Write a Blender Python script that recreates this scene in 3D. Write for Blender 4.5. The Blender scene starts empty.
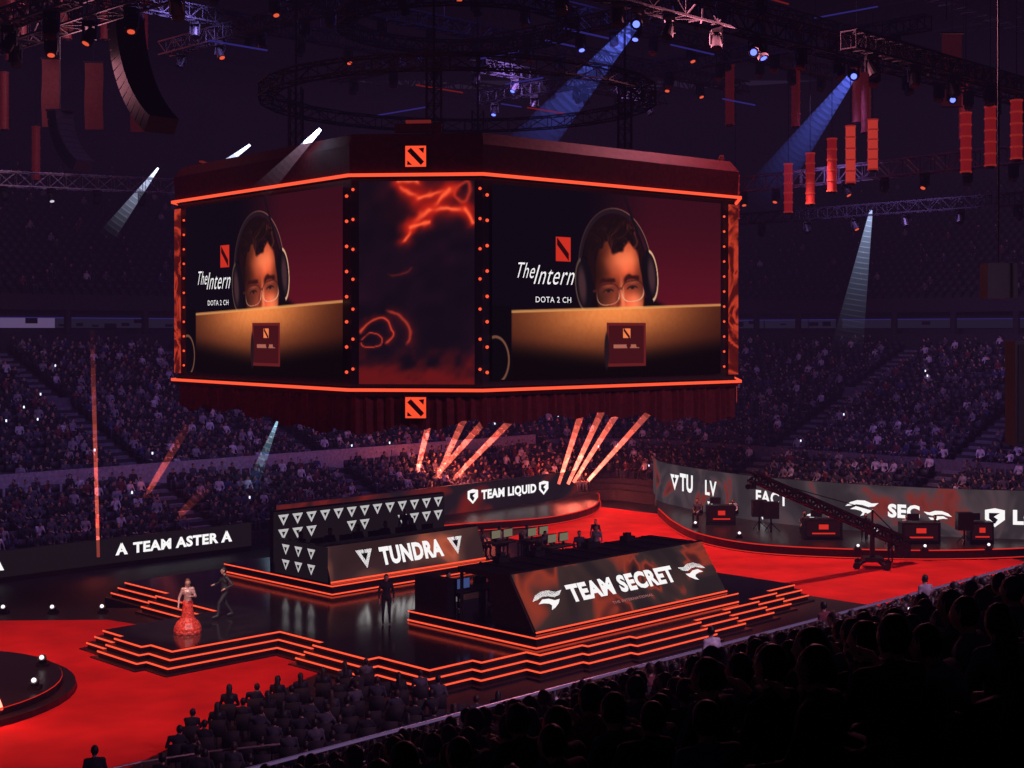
import bpy, math, random
import numpy as np
from mathutils import Vector, Matrix
random.seed(7); rng=np.random.default_rng(7)
sc=bpy.context.scene
try: sc.view_settings.view_transform='Standard'
except Exception: pass
COL=sc.collection
V=Vector
R2=math.sqrt(.5)
# ---- arena plan frame: u runs along the team desks, v across the hall (45 deg to the world axes)
def T(u,v,z=0.0):
    return V((0.75+R2*(u-v), 45.5+R2*(u+v), z))
EU=V((R2,R2,0)); EV=V((-R2,R2,0)); EZ=V((0,0,1))

# ================= materials =================
def lin(r,g,b):
    f=lambda c:(c/255/12.92) if c/255<=.04045 else ((c/255+.055)/1.055)**2.4
    return (f(r),f(g),f(b))
def mat(name,col,rough=.6,metal=0.,emit=None,es=1.,var=.25,scale=6.,spec=.5):
    m=bpy.data.materials.new(name); m.use_nodes=True; nt=m.node_tree; b=nt.nodes['Principled BSDF']
    tc=nt.nodes.new('ShaderNodeTexCoord'); nz=nt.nodes.new('ShaderNodeTexNoise'); nz.inputs['Scale'].default_value=scale
    rp=nt.nodes.new('ShaderNodeValToRGB')
    rp.color_ramp.elements[0].position=.3; rp.color_ramp.elements[1].position=.7
    rp.color_ramp.elements[0].color=(*[c*(1-var) for c in col],1); rp.color_ramp.elements[1].color=(*[min(1,c*(1+var)) for c in col],1)
    nt.links.new(tc.outputs['Object'],nz.inputs['Vector']); nt.links.new(nz.outputs['Fac'],rp.inputs['Fac']); nt.links.new(rp.outputs['Color'],b.inputs['Base Color'])
    b.inputs['Roughness'].default_value=rough; b.inputs['Metallic'].default_value=metal
    b.inputs['Specular IOR Level'].default_value=spec
    if emit is not None:
        b.inputs['Emission Color'].default_value=(*emit,1); b.inputs['Emission Strength'].default_value=es
    return m
def emat(name,col,s=1.):
    m=bpy.data.materials.new(name); m.use_nodes=True; nt=m.node_tree; nt.nodes.clear()
    o=nt.nodes.new('ShaderNodeOutputMaterial'); e=nt.nodes.new('ShaderNodeEmission')
    e.inputs['Color'].default_value=(*col,1); e.inputs['Strength'].default_value=s
    nt.links.new(e.outputs[0],o.inputs[0]); return m
def art_mat(name,stops,scale=.35,dist=2.5,strength=1.,detail=3.):
    m=bpy.data.materials.new(name); m.use_nodes=True; nt=m.node_tree; nt.nodes.clear()
    o=nt.nodes.new('ShaderNodeOutputMaterial'); e=nt.nodes.new('ShaderNodeEmission')
    tc=nt.nodes.new('ShaderNodeTexCoord'); nz=nt.nodes.new('ShaderNodeTexNoise'); rp=nt.nodes.new('ShaderNodeValToRGB')
    nz.inputs['Scale'].default_value=scale; nz.inputs['Distortion'].default_value=dist; nz.inputs['Detail'].default_value=detail
    cr=rp.color_ramp
    while len(cr.elements)<len(stops): cr.elements.new(.5)
    for el,(p,c) in zip(cr.elements,stops): el.position=p; el.color=(*lin(*c),1)
    e.inputs['Strength'].default_value=strength
    nt.links.new(tc.outputs['Object'],nz.inputs['Vector']); nt.links.new(nz.outputs['Fac'],rp.inputs['Fac'])
    nt.links.new(rp.outputs['Color'],e.inputs['Color']); nt.links.new(e.outputs[0],o.inputs[0]); return m
def vcol_mat(name,s=1.):
    m=bpy.data.materials.new(name); m.use_nodes=True; nt=m.node_tree; nt.nodes.clear()
    o=nt.nodes.new('ShaderNodeOutputMaterial'); e=nt.nodes.new('ShaderNodeEmission'); a=nt.nodes.new('ShaderNodeAttribute')
    a.attribute_name='Col'; e.inputs['Strength'].default_value=s
    nt.links.new(a.outputs['Color'],e.inputs['Color']); nt.links.new(e.outputs[0],o.inputs[0]); return m

M_black=mat('black_steel',(.012,.012,.014),.45)
M_blackm=mat('black_fabric',(.01,.009,.011),.9)
M_stage=mat('stage_gloss',(.020,.015,.016),.14,scale=2,spec=.8)
M_step=mat('stage_step',(.02,.014,.016),.35)
M_led=emat('led_red_line',lin(255,84,52),1.2)
M_led2=emat('led_red_dim',lin(220,45,30),.9)
M_white=emat('led_white',(1,.97,.97),.95)
M_lamp=emat('lamp_white',(1,.9,.95),1.4)
M_softw=emat('lamp_soft',(.8,.75,.95),.8)
M_blue=emat('lamp_blue',(.10,.14,1),3.)
M_violet=emat('strip_violet',lin(60,52,150),.45)
M_rail=emat('rail_violet',lin(104,80,122),.7)
M_redfix=emat('lamp_red',(1,.12,.05),.8)
M_floor=mat('floor_dark',(.014,.010,.013),.6)
M_red=mat('carpet_red',(.74,.028,.022),.75,var=.22,scale=.45,spec=.1)
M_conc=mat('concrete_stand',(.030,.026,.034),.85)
M_para=mat('parapet_pale',(.42,.36,.40),.7)
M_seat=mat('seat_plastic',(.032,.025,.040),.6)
M_curt=mat('curtain_red',(.13,.009,.010),.85)
M_fascia=mat('fascia_maroon',(.07,.010,.012),.6,spec=.2)
M_truss=mat('truss_alu',(.20,.19,.22),.45,.6)
M_tdark=mat('truss_black',(.03,.03,.038),.5,.4)
M_roof=mat('roof_dark',(.03,.028,.045),.9)

# ================= mesh builder =================
class MB:
    def __init__(s): s.v=[];s.f=[];s.m=[]
    def add(s,vs,fs,mi=0):
        o=len(s.v); s.v.extend([tuple(x) for x in vs])
        for f in fs: s.f.append(tuple(i+o for i in f)); s.m.append(mi)
    def hexa(s,p,mi=0):
        s.add(p,[(0,3,2,1),(4,5,6,7),(0,1,5,4),(1,2,6,5),(2,3,7,6),(3,0,4,7)],mi)
    def box(s,c,sz,mi=0,ex=V((1,0,0)),ey=V((0,1,0)),ez=EZ):
        c=V(c); a=ex*sz[0]/2;b=ey*sz[1]/2;d=ez*sz[2]/2
        s.hexa([c-a-b-d,c+a-b-d,c+a+b-d,c-a+b-d,c-a-b+d,c+a-b+d,c+a+b+d,c-a+b+d],mi)
    def sbox(s,u,v,z,sz,mi=0): s.box(T(u,v,z),sz,mi,EU,EV)
    def beam(s,p,q,w,h,mi=0):
        p=V(p);q=V(q);d=q-p
        if d.length<1e-5:return
        L=d.length;d=d/L
        up=EZ if abs(d.z)<.95 else V((1,0,0))
        x=d.cross(up).normalized(); y=x.cross(d).normalized()
        s.box((p+q)/2,(w,L,h),mi,x,d,y)
    def tube(s,p,q,r1,r2,n=10,mi=0):
        p=V(p);q=V(q);d=(q-p)
        if d.length<1e-6:return
        d=d.normalized(); up=EZ if abs(d.z)<.95 else V((1,0,0))
        x=d.cross(up).normalized(); y=x.cross(d).normalized()
        vs=[];fs=[]
        for k in range(n):
            a=2*math.pi*k/n; vs.append(p+(x*math.cos(a)+y*math.sin(a))*r1)
        for k in range(n):
            a=2*math.pi*k/n; vs.append(q+(x*math.cos(a)+y*math.sin(a))*r2)
        for k in range(n): fs.append((k,(k+1)%n,n+(k+1)%n,n+k))
        fs.append(tuple(range(n-1,-1,-1))); fs.append(tuple(range(n,2*n)))
        s.add(vs,fs,mi)
    def sph(s,c,r,mi=0,n=10,k=7):
        if not hasattr(r,'__len__'): r=(r,r,r)
        c=V(c); vs=[c+V((0,0,-r[2]))];fs=[]
        for i in range(1,k):
            th=-math.pi/2+math.pi*i/k
            for j in range(n):
                a=2*math.pi*j/n
                vs.append(c+V((r[0]*math.cos(th)*math.cos(a),r[1]*math.cos(th)*math.sin(a),r[2]*math.sin(th))))
        vs.append(c+V((0,0,r[2])))
        for j in range(n): fs.append((0,1+(j+1)%n,1+j))
        for i in range(k-2):
            for j in range(n):
                a=1+i*n;fs.append((a+j,a+(j+1)%n,a+n+(j+1)%n,a+n+j))
        t=len(vs)-1;a=1+(k-2)*n
        for j in range(n): fs.append((a+j,a+(j+1)%n,t))
        s.add(vs,fs,mi)
    def prism(s,poly,z0,z1,mt=0,ms=None):
        if ms is None: ms=mt
        n=len(poly); vs=[(p[0],p[1],z0) for p in poly]+[(p[0],p[1],z1) for p in poly]
        s.add(vs,[tuple(range(n,2*n))],mt)
        s.add(vs,[tuple(range(n-1,-1,-1))]+[(i,(i+1)%n,n+(i+1)%n,n+i) for i in range(n)],ms)
    def quad(s,a,b,c,d,mi=0): s.add([a,b,c,d],[(0,1,2,3)],mi)
    def truss(s,p,q,w=.5,mi=0,seg=None,t=.055):
        p=V(p);q=V(q);d=q-p;L=d.length;d=d/L
        up=EZ if abs(d.z)<.9 else V((1,0,0))
        x=d.cross(up).normalized(); y=x.cross(d).normalized()
        cs=[x*w/2+y*w/2,-x*w/2+y*w/2,-x*w/2-y*w/2,x*w/2-y*w/2]
        for c in cs: s.beam(p+c,q+c,t,t,mi)
        n=seg or max(2,int(L/w/1.1))
        for i in range(n):
            a=p+d*(L*i/n); b=p+d*(L*(i+1)/n)
            for k in range(4):
                c0=cs[k];c1=cs[(k+1)%4]
                if i%2: c0,c1=c1,c0
                s.beam(a+c0,b+c1,t*.6,t*.6,mi)
                s.beam(a+cs[k],a+cs[(k+1)%4],t*.6,t*.6,mi)
    def obj(s,name,mats,parent=None,smooth=False):
        me=bpy.data.meshes.new(name+'_mesh'); me.from_pydata(s.v,[],s.f)
        for m in mats: me.materials.append(m)
        me.polygons.foreach_set('material_index',s.m)
        if smooth: me.polygons.foreach_set('use_smooth',[True]*len(s.f))
        me.update(); o=bpy.data.objects.new(name,me); COL.objects.link(o)
        if parent is not None:
            o.parent=parent; o.matrix_parent_inverse=Matrix.Translation(-parent.location)
        return o
def empty(name,loc=(0,0,0)):
    e=bpy.data.objects.new(name,None); e.location=loc; e.empty_display_size=.5; COL.objects.link(e); return e

# ---- flat lettering as real thin geometry on a panel frame
_tc={}
def text_geo(body,bold=.03,shear=0.):
    key=(body,bold,shear)
    if key in _tc: return _tc[key]
    cu=bpy.data.curves.new('t','FONT'); cu.body=body; cu.offset=bold; cu.shear=shear; cu.resolution_u=3; cu.space_character=1.08
    o=bpy.data.objects.new('t',cu); COL.objects.link(o); bpy.context.view_layer.update()
    ev=o.evaluated_get(bpy.context.evaluated_depsgraph_get()); me=ev.to_mesh()
    vs=np.array([v.co[:] for v in me.vertices]); fs=[tuple(p.vertices) for p in me.polygons]
    ev.to_mesh_clear(); bpy.data.objects.remove(o); bpy.data.curves.remove(cu)
    mn=vs.min(0); mx=vs.max(0); vs=(vs-mn)/np.maximum(mx-mn,1e-6)
    _tc[key]=(vs,fs); return _tc[key]
class Panel:
    def __init__(s,O,ex,ey):
        s.O=V(O);s.ex=V(ex).normalized();s.ey=V(ey).normalized();s.n=s.ex.cross(s.ey).normalized()
    def P(s,x,y,o=.02): return s.O+s.ex*x+s.ey*y+s.n*o
    def text(s,mb,body,x0,y0,w,h,mi=0,o=.03,bold=.03,shear=0.):
        vs,fs=text_geo(body,bold,shear)
        mb.add([s.P(x0+v[0]*w,y0+v[1]*h,o) for v in vs],fs,mi)
    def poly(s,mb,pts,mi=0,o=.03): mb.add([s.P(x,y,o) for x,y in pts],[tuple(range(len(pts)))],mi)
    def rect(s,mb,x0,y0,x1,y1,mi=0,o=.02): s.poly(mb,[(x0,y0),(x1,y0),(x1,y1),(x0,y1)],mi,o)
def bird(pn,mb,cx,cy,s,mi,flip=1):
    A=[[(-1.0,.02),(-.72,.26),(-.3,.40),(.15,.40),(.55,.26),(.95,.30),(.70,.10),(.35,.04),(.0,.14),(-.35,.16),(-.7,.06)],
       [(-.72,-.14),(-.40,.04),(.0,.02),(.30,-.10),(.62,-.08),(.45,-.26),(.15,-.42),(-.12,-.50),(.02,-.30),(-.10,-.20),(-.4,-.14)]]
    for k,a in enumerate(A):
        pts=[(cx+flip*x*s,cy+y*s) for x,y in a]
        pn.poly(mb,pts if flip>0 else pts[::-1],mi,.03+.002*k)
def tri_logo(pn,mb,cx,cy,s,mi,mb_dark):
    pn.poly(mb,[(cx-s,cy+.8*s),(cx,cy-s),(cx+s,cy+.8*s)],mi,.03)
    pn.poly(mb,[(cx-.42*s,cy+.45*s),(cx,cy-.3*s),(cx+.42*s,cy+.45*s)],mb_dark,.045)
    pn.poly(mb,[(cx-.06*s,cy+.8*s),(cx-.06*s,cy-.2*s),(cx+.06*s,cy-.2*s),(cx+.06*s,cy+.8*s)],mb_dark,.046)
def a_logo(pn,mb,cx,cy,s,mi):
    pn.poly(mb,[(cx-s,cy-.8*s),(cx-.1*s,cy+s),(cx+.15*s,cy+.45*s),(cx-.45*s,cy-.8*s)],mi,.03)
    pn.poly(mb,[(cx+s,cy-.8*s),(cx+.1*s,cy+s),(cx-.15*s,cy+.45*s),(cx+.45*s,cy-.8*s)][::-1],mi,.032)
    pn.poly(mb,[(cx-.6*s,cy-.35*s),(cx+.6*s,cy-.35*s),(cx+.5*s,cy-.1*s),(cx-.5*s,cy-.1*s)],mi,.034)
def shield(pn,mb,cx,cy,s,mi,md):
    pn.poly(mb,[(cx-s,cy+.8*s),(cx-s,cy-.2*s),(cx,cy-s),(cx+s,cy-.2*s),(cx+s,cy+.8*s),(cx,cy+s)],mi,.03)
    pn.poly(mb,[(cx-.6*s,cy+.5*s),(cx-.6*s,cy-.1*s),(cx,cy-.65*s),(cx+.3*s,cy-.2*s),(cx-.1*s,cy+.1*s),(cx+.5*s,cy+.5*s)],md,.045)

# ================= floor, bowl =================
mb=MB(); mb.quad((-70,-25,0),(90,-25,0),(90,150,0),(-70,150,0)); mb.obj('floor',[M_floor])
def flat(name,pts,z,m,thick=.03):
    mb=MB(); mb.prism(pts,z-thick,z,0); return mb.obj(name,[m])
DZ=.5   # front floor deck level
flat('floor_deck',[(-36,13),(-23,13),tuple(T(17,-5.6)[:2]),tuple(T(17,.8)[:2]),tuple(T(10,10)[:2]),tuple(T(-2,21)[:2]),(-14.4,55.4),(-36,55.0)],DZ,M_floor,.48)
flat('red_carpet',[(x*.957,y*.957) for x,y in [(-34,54.6),(-16,55.4),(-13,53.5),(-6.2,51.5),(-5.6,48.8),(-6.6,46.5),(-7.8,43.6),(-8.7,40.2),(-10,36.8),(-11.5,33),(-34,33)]],DZ+.03,M_red)
flat('red_carpet',[tuple(T(u,v)[:2]) for u,v in [(17.1,-3.5),(33,-3.5),(35.5,2),(35.5,30),(30,29),(24,24),(20,22.5),(16.5,20),(15,10)]],.03,M_red)

PATH_L=[(u,30,0,1) for u in np.linspace(-34,38,13)]
PATH=list(PATH_L)
for a in np.linspace(90,0,13)[1:]: PATH.append((38,30,math.cos(math.radians(a)),math.sin(math.radians(a))))
for v in np.linspace(30,-5,8)[1:]: PATH.append((38,v,1,0))
for a in np.linspace(0,-90,13)[1:]: PATH.append((38,-5,math.cos(math.radians(a)),math.sin(math.radians(a))))
for u in np.linspace(38,-38,14)[1:]: PATH.append((u,-5,0,-1))
def pt(k,d,z):
    c=PATH[k]; return T(c[0]+c[2]*d,c[1]+c[3]*d,z)
def loft(mb,prof,k0=0,k1=None,mi=0):
    k1=len(PATH) if k1 is None else k1
    n=len(prof); vs=[];fs=[]
    for k in range(k0,k1):
        for d,z in prof: vs.append(pt(k,d,z))
    for i in range(k1-k0-1):
        for j in range(n-1): fs.append((i*n+j,(i+1)*n+j,(i+1)*n+j+1,i*n+j+1))
    mb.add(vs,fs,mi)
ROW=.85; RISE=.3145
def rowz(i): return .7+RISE*i
prof=[(1,0)]
for i in range(31): prof+= [(1+ROW*i,rowz(i)),(1+ROW*(i+1),rowz(i))]
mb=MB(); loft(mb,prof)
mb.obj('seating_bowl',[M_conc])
NL=13+12+7   # far part of the path (left, corner, right)
mb=MB(); prof=[(27.3,rowz(30)),(27.3,11.2),(30.5,11.2),(30.5,12.9),(29.6,12.9),(29.6,14.0)]
for i in range(22): prof+= [(29.6+.9*i,14+.5*i),(29.6+.9*(i+1),14+.5*i)]
prof+=[(50,36)]
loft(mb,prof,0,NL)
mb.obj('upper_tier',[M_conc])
mb=MB()
for k in range(NL-1):
    a=pt(k,29.5,12.35);b=pt(k+1,29.5,12.35)
    mb.beam(a,b,.08,.05,0)
    Ln=(b-a).length; dd=(b-a).normalized(); nn=dd.cross(EZ)
    c=pt(k,30.4,12.0).lerp(pt(k+1,30.4,12.0),.5); left=k<8
    mb.box(c,(Ln,.08,.7),1 if left else 2,dd,nn)
    for t in np.arange(.6,Ln-.4,1.2):
        q=pt(k,30.2,12.0)+dd*t
        if random.random()<.45: mb.box(q+V((0,0,random.uniform(-.2,.2))),(random.uniform(.4,1.0),.06,random.uniform(.12,.45)),3,dd,nn)
        elif left and random.random()<.35: mb.box(q,(random.uniform(.4,.9),.06,.25),4,dd,nn)
    mb.tube(pt(k,28.5,11.2),pt(k,28.5,12.9),.25,.25,10,3)
mb.obj('concourse_lights',[M_violet,emat('suite_window',lin(92,74,112),.85),emat('suite_window_dim',lin(34,28,48),.6),M_conc,emat('suite_sign',lin(210,100,60),.7)])
mb=MB()
loft(mb,[(7.75,rowz(7)),(7.75,rowz(7)+1.15),(7.95,rowz(7)+1.15),(7.95,rowz(7))],0,14)
mb.obj('parapet',[M_para])
mb=MB()
loft(mb,[(7.75,rowz(7)),(7.75,rowz(7)+.75),(7.95,rowz(7)+.75),(7.95,rowz(7))],14,NL)
loft(mb,[(17.95,rowz(19)),(17.95,rowz(19)+.7),(18.1,rowz(19)+.7),(18.1,rowz(19))],0,NL)
mb.obj('parapet',[mat('parapet_grey',(.13,.11,.15),.7)])
mb=MB()
for d,i,hh in ((.95,0,.8),(5.95,5,1.5)):
    for k in range(NL,len(PATH)-1):
        a=pt(k,d,rowz(i)+hh);b=pt(k+1,d,rowz(i)+hh)
        mb.tube(a,b,.03,.03,8,0); mb.tube(a-V((0,0,.5)),b-V((0,0,.5)),.025,.025,6,0)
        mb.beam(a-V((0,0,.0)),b-V((0,0,.0)),.065,.05,1)
        if i: mb.beam(a-V((0,0,.45)),b-V((0,0,.45)),.03,.05,1)
        n=max(2,int((b-a).length/1.3))
        for t in range(n):
            p=a.lerp(b,t/n); mb.tube(p-V((0,0,hh)),p,.022,.022,6,0)
mb.obj('guard_rail',[mat('rail_steel',(.35,.33,.38),.3,.8),M_rail])
mb=MB(); rp=[(-10.6,30.4),(-9.7,31.4),(-8.6,32.4),(-7.2,33.2),(-5.6,33.8)]
for a,b in zip(rp[:-1],rp[1:]):
    for z in (.9,1.5): mb.tube((*a,z),(*b,z),.03,.03,8,0)
    mb.tube((*a,DZ),(*a,1.5),.03,.03,8,0)
mb.obj('crowd_barrier',[mat('barrier_steel',(.30,.2,.2),.4,.6)])
mb=MB()
AISLE_L=[7.8,20,32,-6]; AISLE_R=[22,9,-3]
for i in range(30):
    for u0 in AISLE_L:
        mb.sbox(u0,30+1+ROW*i+.2,rowz(i)+.08,(1.1,.42,.16),0)
        mb.sbox(u0,30+1+ROW*i+.01,rowz(i)+.14,(1.1,.03,.04),1 if u0==7.8 else 0)
    for v0 in AISLE_R:
        mb.sbox(38+1+ROW*i+.2,v0,rowz(i)+.08,(.42,1.1,.16),0)
mb.obj('aisle_stairs',[mat('stair_grey',(.14,.14,.18),.8),M_violet])
mb=MB(); mb.quad((-80,-30,40),(100,-30,40),(100,160,40),(-80,160,40)); mb.obj('ceiling',[M_roof])
mb=MB()
for u in range(-30,70,12): mb.truss(T(u,-30,35),T(u,75,35),1.6,0,t=.16)
for v in range(-20,75,16): mb.truss(T(-35,v,33),T(75,v,33),1.4,0,t=.14)
mb.obj('roof_girders',[M_tdark])

# ================= stage =================
MAIN=[(-4.4,.2),(-2.6,.2),(-2.6,-.2),(-.6,-.2),(-.6,-.8),(1.4,-.8),(1.4,-1.05),(3.5,-1.05),(3.5,-1.35),(7,-1.35),(7,-1.0),(9.2,-1.0),(9.2,-.6),(11.6,-.6),(11.6,-.1),(13.5,-.1),(13.5,.4),(15.5,.4),(15.5,20),(-3.4,20),(-3.4,16.6),(-4,16.6),(-4,12.3),(-8.6,12.3),(-8.6,10.9),(-8.95,10.9),(-8.95,9.2),(-8.6,9.2),(-8.6,7.9),(-4.4,7.9),(-4.4,5.4),(-4.85,5.4),(-4.85,2.6),(-4.4,2.6)]
def offs(poly,d):
    n=len(poly);out=[]
    for i in range(n):
        p0=V(poly[i-1]);p1=V(poly[i]);p2=V(poly[(i+1)%n])
        a=(p1-p0).normalized();b=(p2-p1).normalized()
        na=V((a.y,-a.x));nb=V((b.y,-b.x))
        out.append(tuple(p1+(na+nb)*d))
    return out
def ring(mb,poly,z,w,mi,closed=True):
    n=len(poly)
    for i in range(n if closed else n-1):
        mb.beam(T(*poly[i],z),T(*poly[(i+1)%n],z),w,w,mi)
mb=MB()
for k in range(4):
    P=offs(MAIN,.2*k); z=1.2-.21*k
    mb.prism([tuple(T(*p)[:2]) for p in P],.0 if k==3 else z-.21,z,0 if k==0 else 1,1)
    if k<3: ring(mb,offs(MAIN,.2*k+.02),z-.035,.045,2)
mb.obj('main_stage',[M_stage,M_step,M_led])
def tier(name,poly,z0,z1):
    mb=MB(); mb.prism([tuple(T(*p)[:2]) for p in poly],z0,z1,0,1); ring(mb,offs(poly,.03),z0+.06,.045,2); ring(mb,offs(poly,.02),z1-.03,.04,2)
    return mb.obj(name,[M_stage,M_step,M_led])
tier('team_riser',[(-.3,-.35),(10.6,-.35),(10.6,5.9),(-.3,5.9)],1.2,1.6)
tier('team_riser',[(.7,11.6),(9.7,11.6),(9.7,19),(.7,19)],1.2,1.6)

M_art1=art_mat('led_art_smoke',[(.0,(24,18,20)),(.40,(40,31,33)),(.53,(60,42,40)),(.58,(140,52,36)),(.615,(80,34,30)),(.70,(34,24,26))],.30,1.3,1.,2.)
M_art2=art_mat('led_art_grey',[(.0,(22,18,20)),(.45,(58,50,54)),(.56,(82,66,70)),(.62,(130,48,40)),(.7,(60,44,48))],.22,1.5,.8)
M_art3=art_mat('led_art_red',[(.0,(28,16,18)),(.44,(56,36,36)),(.54,(92,56,48)),(.60,(176,84,58)),(.66,(104,40,32)),(.8,(34,20,22))],.26,1.3,.95,2.)
M_art4=art_mat('led_art_fire',[(.0,(30,6,6)),(.44,(80,16,12)),(.56,(200,60,36)),(.62,(90,20,14)),(.8,(30,8,10))],.5,2.,.9)
M_dk=emat('led_dark',lin(22,16,20),1.)
def extr(mb,prof,u0,u1,mi=0):
    n=len(prof); vs=[T(u0,v,z) for v,z in prof]+[T(u1,v,z) for v,z in prof]
    mb.add(vs,[tuple(range(n)),tuple(range(2*n-1,n-1,-1))]+[(i,n+i,n+(i+1)%n,(i+1)%n) for i in range(n)],mi)
# Near team desk: wedge with sloping display
e=empty('team_desk',T(5,2,1.6))
mb=MB(); extr(mb,[(0.05,1.62),(1.2,3.38),(3.7,3.38),(3.7,3.2),(2.2,3.2),(1.9,1.62)],0,10.4,0)
for u in (0.1,3.5,7,10.3): mb.beam(T(u,3.6,1.6),T(u,3.6,3.2),.12,.12,0)
mb.sbox(5.2,4.5,2.32,(9.6,.9,.06),0)
for u in np.arange(.8,10,1.6):
    mb.sbox(u,4.3,2.62,(.62,.05,.38),0); mb.sbox(u,4.27,2.62,(.58,.01,.34),1); mb.sbox(u,4.35,2.4,(.08,.08,.2),0)
mb.beam(T(0,1.2,3.42),T(10.4,1.2,3.42),.08,.05,0)
mb.sbox(-.05,4.8,2.25,(.4,1.7,1.3),0)
for u in np.arange(1,10,1.1): mb.sbox(u,2.4,3.40,(.05,2.5,.04),2)
for u in (1.6,3.4,6.2,8.4): mb.sbox(u,3.2,3.50,(.5,.35,.2),0); mb.sbox(u+.1,3.3,3.65,(.25,.2,.12),2)
mb.obj('desk_body',[M_black,emat('monitor_glow',lin(70,90,150),.6),M_tdark],e)
pn=Panel(T(0,0.0,1.62),EU,T(0,1.2,3.4)-T(0,0,1.62)); H=(T(0,1.2,3.4)-T(0,0,1.62)).length
mb=MB(); pn.rect(mb,.05,.03,10.35,H-.03,0,.03)
pn.text(mb,'TEAM SECRET',2.2,.76,5.7,.66,1,.05,.05)
bird(pn,mb,1.25,1.05,.78,1,1); bird(pn,mb,9.05,1.05,.78,1,-1)
pn.text(mb,'THE INTERNATIONAL',4.1,.42,2.2,.10,2,.05,.02)
pn.rect(mb,0,-.02,10.4,.04,3,.045)
mb.obj('desk_display',[M_art1,M_white,emat('led_pink',lin(170,110,110),.8),M_led],e)
# Far team desk
e=empty('team_desk',T(5,12.5,1.6))
mb=MB(); extr(mb,[(12.0,1.62),(12.5,3.0),(13.2,3.0),(13.2,1.62)],.9,9.3,0)
extr(mb,[(13.2,1.62),(13.2,3.0),(15.6,3.0),(15.6,1.62)],.9,1.2,0)
mb.sbox(5.2,14.4,2.45,(8,.8,.06),0)
for u in np.arange(1.9,9,1.5):
    mb.sbox(u,14.2,2.85,(.62,.05,.4),0); mb.sbox(u,14.2,2.6,(.08,.08,.2),0)
mb.obj('desk_body',[M_black],e)
pn=Panel(T(.9,12.0,1.62),EU,T(0,12.5,3.0)-T(0,12,1.62))
mb=MB(); pn.rect(mb,.03,.03,8.37,1.42,0,.03)
pn.text(mb,'TUNDRA',2.7,.36,3.4,.76,1,.05,.05); tri_logo(pn,mb,1.95,.78,.42,1,2); tri_logo(pn,mb,6.9,.78,.42,1,2)
pn.rect(mb,0,-.03,8.4,.04,3,.045)
mb.obj('desk_display',[M_art3,M_white,M_dk,M_led],e)
pn=Panel(T(.9,15.6,1.62),-EV,EZ)
mb=MB(); pn.rect(mb,0,0,3.5,1.38,0,.03)
for i in range(3):
    for j in range(2):
        s=.26; cx=.75+i*.85;cy=.38+j*.62
        pn.poly(mb,[(cx-s,cy+.8*s),(cx,cy-.8*s),(cx+s,cy+.8*s)],1,.05)
        pn.poly(mb,[(cx-.1,cy+.1),(cx,cy-.08),(cx+.1,cy+.1)],0,.06)
M_wsoft=emat('led_white_soft',(.8,.77,.78),.6)
mb.obj('desk_side_display',[M_dk,M_wsoft],e)
pn=Panel(T(2.2,17.6,1.6),EU,EZ)
mb=MB(); pn.rect(mb,0,0,9.8,2.15,0,.0); mb.sbox(2.2+4.9,17.75,2.7,(9.8,.2,2.2),2)
for i in range(13):
    for j in range(2):
        s=.28; cx=.5+i*.74; cy=1.80-j*.62
        if j==1 and i in (3,4,7,8): continue
        pn.poly(mb,[(cx-s,cy+.75*s),(cx,cy-.9*s),(cx+s,cy+.75*s)],1,.03)
        pn.poly(mb,[(cx-.10,cy+.1),(cx,cy-.08),(cx+.10,cy+.1)],0,.04)
mb.obj('backdrop_display',[M_dk,M_wsoft,M_black])
mb=MB()
for u,v in ((11.5,13.2),(13.2,12.6),(12.4,10.6)):
    mb.sbox(u,v,1.98,(1.6,.8,.06),0)
    for a in(-.7,.7):
        for b in(-.35,.35): mb.sbox(u+a,v+b,1.6,(.06,.06,.75),0)
    for a in (-.4,.35):
        mb.sbox(u+a,v,2.35,(.6,.05,.4),0); mb.sbox(u+a,v-.04,2.35,(.54,.01,.34),1); mb.sbox(u+a,v,2.1,(.07,.07,.2),0)
mb.obj('production_desk',[M_black,emat('monitor_pale',lin(150,140,115),.5)])

# ================= perimeter displays =================
def wall_banner(name,pts,h,z0,mart,content):
    """pts world xy polyline; display faces the arena floor"""
    e=empty(name,(pts[0][0],pts[0][1],0)); mb=MB(); Ls=[0]
    for a,b in zip(pts[:-1],pts[1:]): Ls.append(Ls[-1]+(V(b)-V(a)).length)
    for a,b in zip(pts[:-1],pts[1:]):
        A=V((*a,z0));B=V((*b,z0)); n=(B-A).cross(EZ).normalized()
        mb.quad(A+n*.02,B+n*.02,B+n*.02+EZ*h,A+n*.02+EZ*h,0)
        mb.hexa([A,B,B-n*.25,A-n*.25,A+EZ*h,B+EZ*h,B-n*.25+EZ*h,A-n*.25+EZ*h],1)
        mb.hexa([V((*a,0)),V((*b,0)),V((*b,0))-n*.2,V((*a,0))-n*.2,A,B,B-n*.2,A-n*.2],1)
    mb.obj('display_panel',[mart,M_black],e)
    mb=MB()
    def pan(s):
        for i in range(len(pts)-1):
            if s<=Ls[i+1] or i==len(pts)-2:
                A=V((*pts[i],z0));B=V((*pts[i+1],z0)); ex=(B-A).normalized()
                return Panel(A+ex*(s-Ls[i]),ex,EZ)
    content(mb,pan); mb.obj('display_graphics',[M_white,M_dk,M_led],e)
    return e,Ls
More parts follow.
